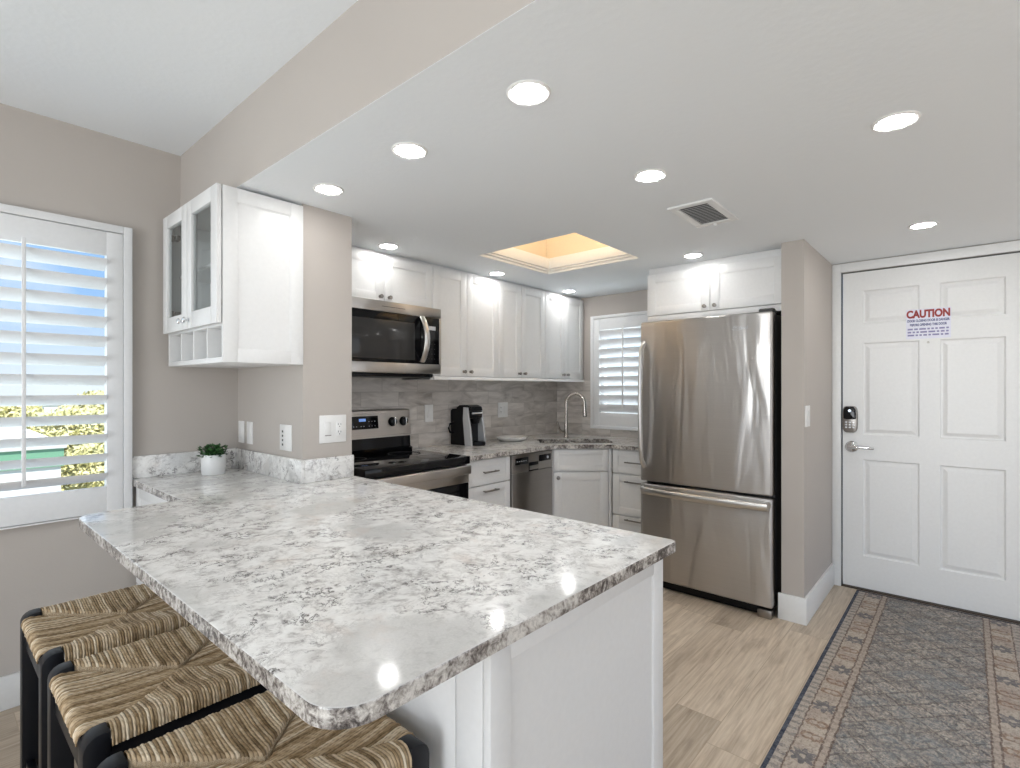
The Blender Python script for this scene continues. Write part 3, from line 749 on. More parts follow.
# glass-front wall cabinet on the stub wall (faces -x): local x = -world y, local y=0 at the doors' face
def glass_cabinet():
    t = thing('glass_front_cabinet', 'white wall cabinet with two glass doors and open cubbies below', 'cabinet', (0.800, 0, 0), -90)
    x0, x1, z0, z1 = -2.990, -2.289, 1.447, 2.172
    D = ST0 - 0.800 - 0.001
    b = MB(); k = 0.017
    b.box(x0, x0 + k, 0.028, D, z0, z1, 'white', 0.001); b.box(x1 - k, x1, 0.028, D, z0, z1, 'white', 0.001)
    b.box(x0 + k, x1 - k, 0.028, D, z1 - k, z1, 'white', 0.001); b.box(x0 + k, x1 - k, 0.028, D, z0, z0 + 0.022, 'white', 0.001)
    b.box(x0 + k, x1 - k, 0.028, D, 1.598, 1.618, 'white', 0.001); b.box(x0 + k, x1 - k, D - 0.01, D, z0 + 0.022, z1 - k, 'white')
    xm = (x0 + x1) / 2; b.box(xm - 0.02, xm + 0.02, 0.022, 0.040, 1.618, z1 - k, 'white', 0.001)
    b.build('body', t)
    for q in (0.25, 0.5, 0.75):
        b = MB(); b.box(x0 + k + (x1 - x0 - 2 * k) * q - 0.006, x0 + k + (x1 - x0 - 2 * k) * q + 0.006, 0.030, D - 0.01, z0 + 0.022, 1.598, 'white', 0.001); b.build('cubby_divider', t)
    b = MB(); b.box(x0 + k, x1 - k, 0.07, D - 0.01, 1.885, 1.900, 'white', 0.002); b.build('shelf', t)
    # framed end panel facing the peninsula
    b = MB()
    e0 = MB(); shaker(e0, 0.024, D, z0, z1, 0.0, rail=0.058, th=0.008, rec=0.005)
    e0.build('end_panel', t, mtx=Matrix.Translation((x1 + 0.0082, 0, 0)) @ Matrix.Rotation(R(90), 4, 'Z'))
    dz0, dz1, rl = 1.606, 2.172, 0.062
    for i, (a, c) in enumerate(((x0 + 0.018, xm - 0.0015), (xm + 0.0015, x1 + 0.006))):
        d = MB(); y = 0.0
        d.box(a, a + rl, y, y + 0.020, dz0, dz1, 'white', 0.0015); d.box(c - rl, c, y, y + 0.020, dz0, dz1, 'white', 0.0015)
        d.box(a + rl, c - rl, y, y + 0.020, dz1 - rl, dz1, 'white', 0.0015); d.box(a + rl, c - rl, y, y + 0.020, dz0, dz0 + rl + 0.01, 'white', 0.0015)
        o = d.build('glass_door', t)
        g = MB(); g.box(a + rl, c - rl, 0.010, 0.013, dz0 + rl + 0.01, dz1 - rl, 'glass'); g.build('pane', o, smooth=False)
        knob(o, xm + (-0.034 if i == 0 else 0.034), y, dz0 + 0.036, 'chrome')
        for z in (1.70, 2.07):
            h = MB(); hx = (a + rl + 0.012) if i == 0 else (c - rl - 0.012); s = 1 if i == 0 else -1
            h.lathe([(0, 0), (0.017, 0), (0.017, 0.008), (0, 0.008)], 'pewter', loc=(hx - s * 0.02, 0.029, z), axis=(0, -1, 0)); h.box(hx - 0.02, hx + 0.02, 0.030, 0.05, z - 0.012, z + 0.012, 'pewter', 0.003)
            h.build('hinge', o)
glass_cabinet()

# base cabinets on the range wall (local = world, face at y = YB)
YB = 2.402; CT = 0.905; CTH = 0.030; TOP = CT - CTH - 0.001
def drawers(label, x0, x1, zs, yf, loc=(0, 0, 0), rz=0, depth=0.60, L=0.13, name='drawer_cabinet', kn=False, back=True):
    t = thing(name, label, 'cabinet', loc, rz)
    b = MB(); b.box(x0 + 0.0008, x1 - 0.0008, yf + 0.021, yf + depth, 0.105, TOP, 'white', 0.001); b.box(x0 + 0.003, x1 - 0.003, yf + 0.075, yf + depth, 0.0, 0.105, 'white'); b.build('body', t)
    for z0, z1 in zs:
        d = MB(); shaker(d, x0 + 0.003, x1 - 0.003, z0, z1, yf, rail=0.045 if z1 - z0 < 0.2 else 0.055); o = d.build('drawer', t)
        if kn: knob(o, (x0 + x1) / 2, yf, (z0 + z1) / 2 + 0.02)
        else: pull(o, (x0 + x1) / 2, yf, (z0 + z1) / 2 + (0.0 if z1 - z0 < 0.2 else 0.105), L)
    return t
drawers('white drawer cabinet between the range and the dishwasher', 2.318, 2.742, ((0.700, 0.866), (0.410, 0.694), (0.115, 0.404)), YB, L=0.14)
# dishwasher
t = thing('dishwasher', 'slim stainless dishwasher under the counter beside the corner sink cabinet', 'dishwasher', (2.746, YB, 0))
b = MB(); b.box(0.004, 0.474, 0.025, 0.58, 0.02, TOP - 0.003, 'dark', 0.002); b.box(0.004, 0.474, 0.07, 0.09, 0.0, 0.10, 'black'); b.build('body', t)
b = MB()
b.box(0.003, 0.475, -0.012, 0.024, 0.115, 0.735, 'steel_dw', 0.004); b.box(0.003, 0.475, -0.012, 0.024, 0.738, 0.866, 'steel_dw', 0.004)
o = b.build('door', t)
b = MB(); b.box(0.185, 0.297, -0.014, -0.011, 0.735, 0.800, 'black', 0.003); b.prism_axis([(-0.014, 0.745), (-0.0245, 0.765), (-0.0245, 0.770), (-0.014, 0.775)], 0.190, 0.292, 'steel_dw', 'x'); b.build('pocket_handle', o)
b = MB(); b.box(0.035, 0.180, -0.0135, -0.0115, 0.795, 0.842, 'black_glass', 0.001)
for i in range(5): b.box(0.050 + i * 0.024, 0.062 + i * 0.024, -0.0145, -0.0135, 0.816, 0.820, 'knob_print')
b.build('control_window', o)
b = MB(); b.box(0.305, 0.450, -0.0135, -0.0115, 0.795, 0.842, 'black_glass', 0.001); b.lathe([(0, 0), (0.010, 0), (0.010, 0.002), (0, 0.002)], 'knob_print', loc=(0.41, -0.0135, 0.819), axis=(0, -1, 0)); b.build('control_window', o)
# corner sink cabinet, turned 45 degrees: local x along the diagonal face
DX0, DY0_, DX1, DY1_ = 3.227, YB, 3.550, YB - 0.323
DL = math.hypot(DX1 - DX0, DY1_ - DY0_)
t = thing('corner_sink_cabinet', 'white angled corner cabinet with one door below the sink', 'cabinet', (DX0, DY0_, 0), -45)
b = MB(); b.prism([(0.0, 0.021), (DL, 0.021), (DL + 0.33, 0.37), (DL / 2 + 0.27, 0.66), (DL / 2 - 0.27, 0.66), (-0.33, 0.37)], 0.105, 0.675, 'white')
b.prism([(0.05, 0.08), (DL - 0.05, 0.08), (DL + 0.27, 0.38), (DL / 2 + 0.25, 0.62), (DL / 2 - 0.25, 0.62), (-0.27, 0.38)], 0, 0.105, 'white')
b.box(0.002, DL - 0.002, 0.021, 0.04, 0.675, TOP, 'white'); b.box(-0.012, 0.012, 0.004, 0.021, 0.105, TOP, 'white', 0.001); b.box(DL - 0.012, DL + 0.012, 0.004, 0.021, 0.105, TOP, 'white', 0.001)
b.build('body', t)
b = MB(); shaker(b, 0.016, DL - 0.016, 0.700, 0.866, 0.0, rail=0.042); b.build('false_front', t)
b = MB(); shaker(b, 0.016, DL - 0.016, 0.115, 0.690, 0.0, rail=0.062); o = b.build('door', t); knob(o, 0.048, 0.0, 0.650, 'pewter', 0.015)
# narrow drawers next to the refrigerator (faces -x)
drawers('narrow white drawer cabinet between the sink cabinet and the refrigerator', -2.066, -1.690, ((0.690, 0.866), (0.372, 0.680), (0.115, 0.362)), 0.0, (3.556, 0, 0), -90, 0.575, 0.14)

# kitchen countertop with sink cut-outs
def rrect(cx, cy, hx, hy, r, ang, n=5):
    out = []
    for (sx, sy, a0) in ((1, 1, 0), (-1, 1, 90), (-1, -1, 180), (1, -1, 270)):
        for k in range(n + 1):
            a = R(a0 + 90 * k / n); x = sx * (hx - r) + r * math.cos(a); y = sy * (hy - r) + r * math.sin(a)
            out.append((cx + x * math.cos(ang) - y * math.sin(ang), cy + x * math.sin(ang) + y * math.cos(ang)))
    return out
NX = 1 / math.sqrt(2)
SKC = (3.552, 2.448)                      # centre of the sink, on the corner's diagonal
BAS = [(SKC[0] - NX * 0.150, SKC[1] + NX * 0.150, 0.122, 0.150), (SKC[0] + NX * 0.160, SKC[1] - NX * 0.160, 0.168, 0.165)]
ANG = R(-45)
b = MB()
outline = [(2.296, YW - 0.0095), (2.296, 2.372), (3.215, 2.372), (3.525, 2.062), (3.525, 1.674), (XE - 0.0095, 1.674), (XE - 0.0095, YW - 0.0095)]
b.prism(outline, CT - CTH, CT, 'stone', 'stone_edge', holes=[rrect(x, y, hx, hy, 0.03, ANG) for x, y, hx, hy in BAS])
tag(b.build('kitchen_countertop', smooth=False), 'speckled stone countertop wrapping from the range around the sink corner', 'countertop')
# sink
t = thing('double_sink', 'stainless double-bowl sink set into the corner countertop', 'sink', (SKC[0], SKC[1], 0.70), -45)
for s, so, hx, hy in ((-1, 0.150, 0.122, 0.150), (1, 0.160, 0.168, 0.165)):
    b = MB(); m = bmesh.new()
    lv = [(1.02, 1.02, 0.1715), (1.0, 1.0, 0.1715), (0.97, 0.97, 0.02), (0.90, 0.90, 0.0)]
    rings = []
    for kx, ky, z in lv:
        rings.append([m.verts.new((x, y, z)) for x, y in rrect(s * so, 0, hx * kx, hy * ky, 0.03, 0)])
    for a, c in zip(rings, rings[1:]):
        for k in range(len(a)): m.faces.new((a[k], a[(k + 1) % len(a)], c[(k + 1) % len(a)], c[k]))
    m.faces.new(rings[-1])
    bmesh.ops.recalc_face_normals(m, faces=m.faces)
    for f in m.faces: f.normal_flip()
    b._add(m, 'sink_steel'); o = b.build('bowl', t)
    b = MB(); b.lathe([(0, 0.002), (0.035, 0.002), (0.04, 0.0005)], 'chrome', loc=(s * so, 0, 0)); b.build('drain', o)
# faucet
t = thing('faucet', 'brushed nickel gooseneck kitchen faucet behind the corner sink', 'faucet', (3.765, 2.645, CT), 20)
b = MB(); b.lathe([(0, 0), (0.027, 0), (0.027, 0.006), (0.019, 0.016), (0.017, 0.10), (0.015, 0.16), (0.0135, 0.165), (0, 0.166)], 'warm_nickel'); b.build('base', t)
b = MB(); pts = [(0, 0, 0.15), (0, 0, 0.30)]; rad = 0.082
for k in range(0, 13): a = R(180 - k * 15.5); pts.append((0.0, -rad - rad * math.cos(a), 0.305 + rad * math.sin(a)))
b.tube(pts, 0.0145, 'warm_nickel', seg=16, up=(1, 0, 0)); o = b.build('gooseneck', t)
e1, e0 = Vector(pts[-1]), Vector(pts[-2]); d = (e1 - e0).normalized()
b = MB(); b.cyl(e1 - d * 0.005, e1 + d * 0.105, 0.0165, 'warm_nickel', 0.021); b.cyl(e1 + d * 0.105, e1 + d * 0.110, 0.017, 'slot'); b.build('spray_head', t)
b = MB(); b.cyl((-0.014, 0, 0.055), (-0.052, 0, 0.058), 0.012, 'warm_nickel', 0.010); b.tube([(-0.050, 0, 0.058), (-0.066, 0, 0.075), (-0.078, 0.0, 0.11), (-0.086, 0, 0.145)], [0.013, 0.012, 0.010, 0.008], 'warm_nickel'); b.build('handle', t, mtx=Matrix.Rotation(R(-50), 4, 'Z'))

# plate
b = MB(); b.lathe([(0, 0.006), (0.05, 0.006), (0.085, 0.010), (0.108, 0.026), (0.118, 0.033), (0.120, 0.031), (0.110, 0.018), (0.088, 0.003), (0.06, 0.0), (0, 0.0)], 'plate', seg=48)
o = b.build('plate'); o.location = (3.250, 2.830, CT + 0.0005); o.scale = (1.14, 1.14, 1.0); tag(o, 'round white shallow plate lying on the counter by the backsplash', 'plate')

# coffee maker
t = thing('coffee_maker', 'black and silver single-cup coffee maker on the counter beside the range', 'coffee maker', (2.815, 2.905, CT + 0.0005), 4)
b = MB()
b.prism_axis([(-0.055, 0.0), (0.100, 0.0), (0.100, 0.262), (0.085, 0.275), (-0.040, 0.283), (-0.062, 0.270), (-0.066, 0.20), (-0.045, 0.18), (-0.045, 0.04)], -0.082, 0.082, 'black', 'x')
b.build('body', t)
b = MB()
for s in (-1, 1):
    x0, x1 = (s * 0.088, s * 0.069) if s < 0 else (s * 0.069, s * 0.088)
    b.prism_axis([(-0.050, 0.0), (-0.112, 0.0), (-0.108, 0.06), (-0.096, 0.14), (-0.082, 0.20), (-0.070, 0.287), (-0.035, 0.289), (-0.030, 0.20)], x0, x1, 'silver', 'x')
b.build('side_trim', t)
b = MB(); b.box(-0.061, 0.061, -0.100, -0.03, 0.205, 0.262, 'black', 0.010); b.cyl((0, -0.075, 0.165), (0, -0.075, 0.21), 0.030, 'black', 0.045); b.build('brew_head', t)
b = MB(); b.box(-0.062, 0.062, -0.106, -0.095, 0.238, 0.250, 'silver', 0.004); b.build('brew_handle', t, )
b = MB(); b.prism_axis([(-0.100, 0.262), (-0.088, 0.292), (-0.05, 0.305), (0.03, 0.303), (0.06, 0.285), (0.06, 0.262)], -0.061, 0.061, 'black', 'x'); b.build('lid', t)
b = MB(); b.lathe([(0, 0), (0.060, 0), (0.063, 0.012), (0.060, 0.028), (0.055, 0.030), (0, 0.028)], 'black', loc=(0, -0.100, 0)); b.build('drip_tray', t)
b = MB(); b.tube([(-0.080, 0.075, 0.170), (-0.112, 0.082, 0.160), (-0.124, 0.084, 0.130), (-0.112, 0.082, 0.098), (-0.080, 0.075, 0.088)], 0.007, 'black'); b.build('side_handle', t)

# ---------------------------------------------------------------- appliances
# microwave, local x from its left edge, front at y = 0
t = thing('microwave', 'stainless over-the-range microwave with black glass door', 'microwave', (1.522, 2.608, 1.432))
MW, MH = 0.763, 0.428
b = MB(); b.box(0, MW, 0.03, 0.398, 0.0, MH, 'steel_flat', 0.003); b.box(0.02, MW - 0.02, 0.06, 0.38, -0.022, 0.0, 'black', 0.004); b.build('body', t)
b = MB(); b.box(0, MW, 0.0, 0.03, MH - 0.064, MH, 'steel_flat', 0.004); b.box(0, MW, 0.0, 0.03, 0.0, 0.062, 'steel_flat', 0.004); b.box(MW - 0.016, MW, 0.0, 0.03, 0.0625, MH - 0.0645, 'steel_flat', 0.002); b.build('front_trim', t)
b = MB(); b.box(0.004, 0.590, 0.002, 0.029, 0.063, MH - 0.065, 'black_glass', 0.002)
b.box(0.02, 0.545, 0.0008, 0.003, 0.083, MH - 0.112, 'window_film', 0.001); o = b.build('door', t)
b = MB(); pts = []
for k in range(13):
    q = k / 12; pts.append((0.598, -0.006 - 0.052 * math.sin(math.pi * q) ** 0.8, 0.075 + 0.285 * q))
b.tube(pts, 0.020, 'nickel', seg=14, flat=0.45, up=(0, 1, 0)); b.build('door_handle', o)
b = MB(); b.box(0.593, MW - 0.0165, 0.002, 0.029, 0.063, MH - 0.065, 'black_glass', 0.002)
b.box(0.660, 0.715, 0.0008, 0.003, MH - 0.145, MH - 0.120, 'knob_print')
for i in range(4):
    for j in range(3): b.box(0.655 + j * 0.024, 0.663 + j * 0.024, 0.0012, 0.003, 0.095 + i * 0.032, 0.099 + i * 0.032, 'dark')
b.build('control_panel', t)
b = MB(); b.box(0.30, 0.47, -0.0006, 0.001, MH - 0.034, MH - 0.031, 'slot'); b.build('vent_slot', t)

# range, local x from its left edge, front of cooktop at y = 0
t = thing('range', 'stainless electric range with black glass cooktop beside the tan wall stub', 'range', (1.526, 2.335, 0))
RW = 0.760
b = MB(); b.box(0, RW, 0.05, 0.668, 0.03, 0.862, 'dark', 0.003)
for x in (0.05, RW - 0.05):
    for y in (0.10, 0.6): b.cyl((x, y, 0), (x, y, 0.03), 0.018, 'black')
b.build('body', t)
b = MB(); b.box(-0.002, RW + 0.002, 0.0, 0.600, 0.866, 0.916, 'black_glass', 0.008, 3); o = b.build('cooktop', t)
for (x, y, r) in ((0.19, 0.16, 0.105), (0.57, 0.16, 0.085), (0.19, 0.42, 0.08), (0.57, 0.42, 0.105)):
    b = MB(); b.lathe([(r - 0.002, 0.9161), (r - 0.002, 0.9166), (r, 0.9166), (r, 0.9161)], 'dark', loc=(x, y, 0), seg=48); b.build('burner_ring', o)
b = MB(); b.prism_axis([(0.60, 0.862), (0.575, 0.930), (0.600, 0.940), (0.605, 1.012), (0.672, 1.012), (0.672, 0.862)], 0.0, RW, 'black_glass', 'x'); b.build('rear_riser', t)
b = MB(); b.prism_axis([(0.592, 1.012), (0.612, 1.188), (0.622, 1.196), (0.676, 1.196), (0.676, 1.012)], 0.0, RW, 'steel_flat', 'x')
g = b.build('backguard', t)
SL = math.atan2(0.020, 0.176)
def on_guard(x, z): return (x, 0.592 + (z - 1.012) * 0.1136, z)
b = MB(); mt = Matrix.Translation(on_guard(0.38, 1.115)) @ Matrix.Rotation(-SL, 4, 'X')
b.box(-0.115, 0.115, -0.003, 0.003, -0.042, 0.042, 'black_glass', 0.001, mtx=mt)
b.box(-0.030, 0.020, -0.004, -0.002, 0.008, 0.026, 'display', mtx=mt)
for i in range(6):
    for j in range(2): b.box(0.040 + (i % 3) * 0.022, 0.048 + (i % 3) * 0.022, -0.0036, -0.002, -0.026 + j * 0.03, -0.021 + j * 0.03, 'knob_print', mtx=mt)
for x in (-0.02, 0.0, -0.075, -0.055): b.box(x, x + 0.008, -0.0036, -0.002, -0.026, -0.021, 'knob_print', mtx=mt)
b.build('control_display', g)
for x in (0.058, 0.138, 0.608, 0.700):
    b = MB(); p = on_guard(x, 1.112); ax = Vector((0, -1, 0.1136)).normalized()
    b.lathe([(0, 0), (0.032, 0), (0.032, 0.004), (0.028, 0.008), (0.026, 0.024), (0.022, 0.027), (0, 0.027)], 'black', loc=p, axis=ax)
    b.box(p[0] - 0.005, p[0] + 0.005, p[1] - 0.040, p[1] - 0.025, p[2] - 0.022, p[2] + 0.028, 'chrome', 0.002); b.build('knob', g)
b = MB()
b.box(0.004, RW - 0.004, 0.010, 0.055, 0.250, 0.750, 'black_glass', 0.004); b.box(0.004, RW - 0.004, 0.006, 0.055, 0.7505, 0.855, 'steel_flat', 0.006)
b.box(0.12, RW - 0.12, 0.0085, 0.012, 0.34, 0.66, 'window_film', 0.001); o = b.build('oven_door', t)
b = MB(); b.box(0.006, RW - 0.006, -0.018, -0.002, 0.806, 0.860, 'steel_flat', 0.007, 3)
for x in (0.06, RW - 0.06): b.box(x - 0.012, x + 0.012, -0.006, 0.008, 0.815, 0.842, 'steel_flat', 0.003)
b.build('oven_handle', o)
b = MB(); b.box(0.004, RW - 0.004, 0.012, 0.055, 0.04, 0.245, 'steel_flat', 0.005); b.build('storage_drawer', t)

# refrigerator (faces -x): local x = -(y - 1.668), local y = depth, origin at its left front foot
t = thing('refrigerator', 'stainless steel bottom-freezer refrigerator standing beside the tan wall end', 'refrigerator', (3.240, 1.668, 0), -90)
FW = 0.828
b = MB(); b.box(0.006, FW - 0.006, 0.085, 0.80, 0.045, 1.778, 'dark', 0.006)
b.build('body', t)
b = MB(); b.box(0.0, FW, 0.0, 0.078, 0.714, 1.786, 'steel', 0.014, 4); o = b.build('upper_door', t)
b = MB()
pts = [(0.032, 0.003, 0.815), (0.032, -0.030, 0.845)] + [(0.032, -0.044 - 0.018 * math.sin(math.pi * k / 10), 0.87 + 0.72 * k / 10) for k in range(11)] + [(0.032, -0.030, 1.615), (0.032, 0.003, 1.645)]
b.tube(pts, 0.013, 'nickel', seg=16, flat=1.5, up=(0, 1, 0)); b.build('door_handle', o)
text('logo', 'Whirlpool', 0.026, 'knob_print', o, (FW - 0.175, -0.0006, 1.700), (R(90), 0, 0), width=0.085)
b = MB(); tor = [(0.030 * math.cos(a), -0.0008, 0.013 * math.sin(a)) for a in [R(200 + 300 * k / 24) for k in range(25)]]
b.tube([(FW - 0.195 + x, y, 1.698 + z) for x, y, z in tor], 0.0009, 'knob_print', seg=6); b.build('logo_swirl', o)
b = MB(); b.box(0.0, FW, 0.0, 0.078, 0.066, 0.700, 'steel', 0.014, 4); o = b.build('freezer_drawer', t)
b = MB()
pts = [(0.018, 0.004, 0.660), (0.022, -0.020, 0.658)] + [(0.03 + 0.778 * k / 12, -0.030 - 0.028 * math.sin(math.pi * k / 12), 0.656) for k in range(13)] + [(FW - 0.022, -0.020, 0.658), (FW - 0.018, 0.004, 0.660)]
b.tube(pts, 0.012, 'nickel', seg=16, flat=1.9, up=(0, 0, 1)); b.build('drawer_handle', o)
b = MB(); b.box(0.01, FW - 0.075, 0.05, 0.10, 0.006, 0.058, 'black', 0.004); b.build('base_grille', t)
for x in (0.02, FW - 0.085):
    b = MB(); b.box(x, x + 0.078, 0.012, 0.09, 0.0, 0.050, 'pewter', 0.006); b.build('foot', t)
b = MB(); b.prism_axis([(0.012, 1.787), (0.012, 1.797), (0.035, 1.806), (0.085, 1.806), (0.120, 1.794), (0.120, 1.779), (0.083, 1.779), (0.080, 1.787)], FW - 0.075, FW - 0.006, 'dark', 'x'); b.build('hinge_cover', t)

# ---------------------------------------------------------------- peninsula
PX0, PX1, PY0, PY1 = 0.700, 1.429, 0.662, 2.284
t = thing('peninsula_cabinet', 'white panelled peninsula base under the big stone bar top', 'cabinet', (0, 0, 0))
b = MB(); b.box(PX0 + 0.016, PX1 - 0.022, PY0 + 0.019, PY1, 0.10, TOP, 'white', 0.001); b.box(PX0 + 0.03, PX1 - 0.09, PY0 + 0.04, PY1, 0, 0.10, 'white'); b.build('body', t)
b = MB(); shaker(b, PX0, PX1 - 0.001, 0.0, TOP, PY0, rail=0.058, th=0.019, rec=0.005); b.build('end_panel', t)
b = MB()
yy = PY0 + 0.0195; n = 0
for w in (0.075, 0.40, 0.40, 0.40, 0.327):
    b.box(PX0, PX0 + 0.0155, yy + 0.001, yy + w - 0.001, 0.0, TOP, 'white', 0.0018); yy += w
b.build('back_panel', t)
for (a, c) in ((-1.18, -0.69), (-1.67, -1.18), (-2.16, -1.67)):
    for z0, z1, nm in ((0.115, 0.69, 'door'), (0.70, 0.866, 'drawer')):
        q = MB(); shaker(q, -c + 0.002, -a - 0.002, z0, z1, 0.0, rail=0.05)
        o = q.build(nm, t, mtx=Matrix.Translation((PX1, 0, 0)) @ Matrix.Rotation(R(90), 4, 'Z'))
# small base cabinet under the window end of the counter (faces -x)
drawers('small white drawer cabinet under the counter next to the big shutter', -2.995, -2.300, ((0.700, 0.866), (0.410, 0.694), (0.115, 0.404)), 0.0, (0.694, 0, 0), -90, 0.468, name='base_cabinet', kn=True)

# peninsula countertop: L-shaped, rounded bar corners
def arc(cx, cy, r, a0, a1, n=8): return [(cx + r * math.cos(R(a0 + (a1 - a0) * k / n)), cy + r * math.sin(R(a0 + (a1 - a0) * k / n))) for k in range(n + 1)]
CX0, CX1, CY0, CY1 = 0.357, 1.434, 0.622, 2.262
poly = arc(CX0 + 0.072, CY0 + 0.072, 0.072, 180, 270, 12) + arc(CX1 - 0.016, CY0 + 0.016, 0.016, 270, 360, 5) + arc(CX1 - 0.012, CY1 + 0.012, 0.012, 0, 90, 4)
poly += [(ST1, STY - 0.013), (ST0 - 0.0005, STY - 0.0005), (ST0 - 0.0005, YW - 0.0005), (0.664, YW - 0.0005), (0.664, 2.300)]
poly[-5:] = [(ST1 - 0.005, STY - 0.0008), (ST0 - 0.0008, STY - 0.0008), (ST0 - 0.0008, YW - 0.0008), (0.680, YW - 0.0008), (0.680, 2.300)]
poly += arc(CX0 + 0.075, 2.218, 0.075, 90, 180, 8)
t = thing('peninsula_countertop', 'large speckled stone bar top with rounded corner above the stools', 'countertop', (0, 0, 0))
b = MB(); b.prism(poly, CT - CTH, CT, 'stone', 'stone_edge', bev=0.003); b.build('slab', t, smooth=False)
b = MB()
b.box(0.682, ST0 - 0.001, YW - 0.021, YW - 0.0006, CT + 0.0003, 1.012, 'stone', 0.002)
b.box(ST0 - 0.021, ST0 - 0.0006, STY - 0.0206, YW - 0.0215, CT + 0.0003, 1.012, 'stone', 0.002)
b.box(ST0 - 0.0005, ST1, STY - 0.0206, STY - 0.0006, CT + 0.0003, 1.012, 'stone', 0.002)
b.build('backsplash', t)

# potted plant
t = thing('potted_plant', 'small green plant in a white cylindrical pot on the counter', 'plant', (0.990, 2.862, CT + 0.0005)); t.scale = (1.32, 1.32, 1.12)
b = MB(); b.lathe([(0, 0.0), (0.038, 0.0), (0.040, 0.003), (0.0405, 0.004), (0.043, 0.088), (0.0425, 0.090), (0.039, 0.090), (0.038, 0.078), (0, 0.078)], 'ceramic', seg=40); b.build('pot', t)
b = MB(); b.lathe([(0, 0.078), (0.0375, 0.078), (0.03, 0.082), (0, 0.084)], 'soil', seg=24); b.build('soil', t)
b = MB()
for k in range(230):
    a = random.uniform(0, 2 * math.pi); rr = 0.043 * math.sqrt(random.random()); h = random.uniform(0.086, 0.128) - rr * 0.2
    l = random.uniform(0.013, 0.022); wv = l * 0.42
    m = bmesh.new(); ring_ = []
    v = [m.verts.new(p) for p in ((0, 0, 0), (l * 0.4, wv, 0.0025), (l, 0, 0.001), (l * 0.4, -wv, 0.0025), (l * 0.42, 0, -0.001))]
    for q in ((0, 1, 4), (1, 2, 4), (2, 3, 4), (3, 0, 4), (0, 3, 2, 1)): m.faces.new([v[i] for i in q])
    mt = Matrix.Translation((rr * math.cos(a), rr * math.sin(a), h)) @ Matrix.Rotation(a + random.uniform(-0.9, 0.9), 4, 'Z') @ Matrix.Rotation(random.uniform(-1.1, 0.2), 4, 'Y')
    b._add(m, 'leaf', mt)
for k in range(16):
    a = random.uniform(0, 6.28); rr = random.uniform(0.005, 0.03)
    b.cyl((rr * 0.5 * math.cos(a), rr * 0.5 * math.sin(a), 0.078), (rr * math.cos(a), rr * math.sin(a), 0.115), 0.0012, 'leaf', seg=6)
b.build('foliage', t)

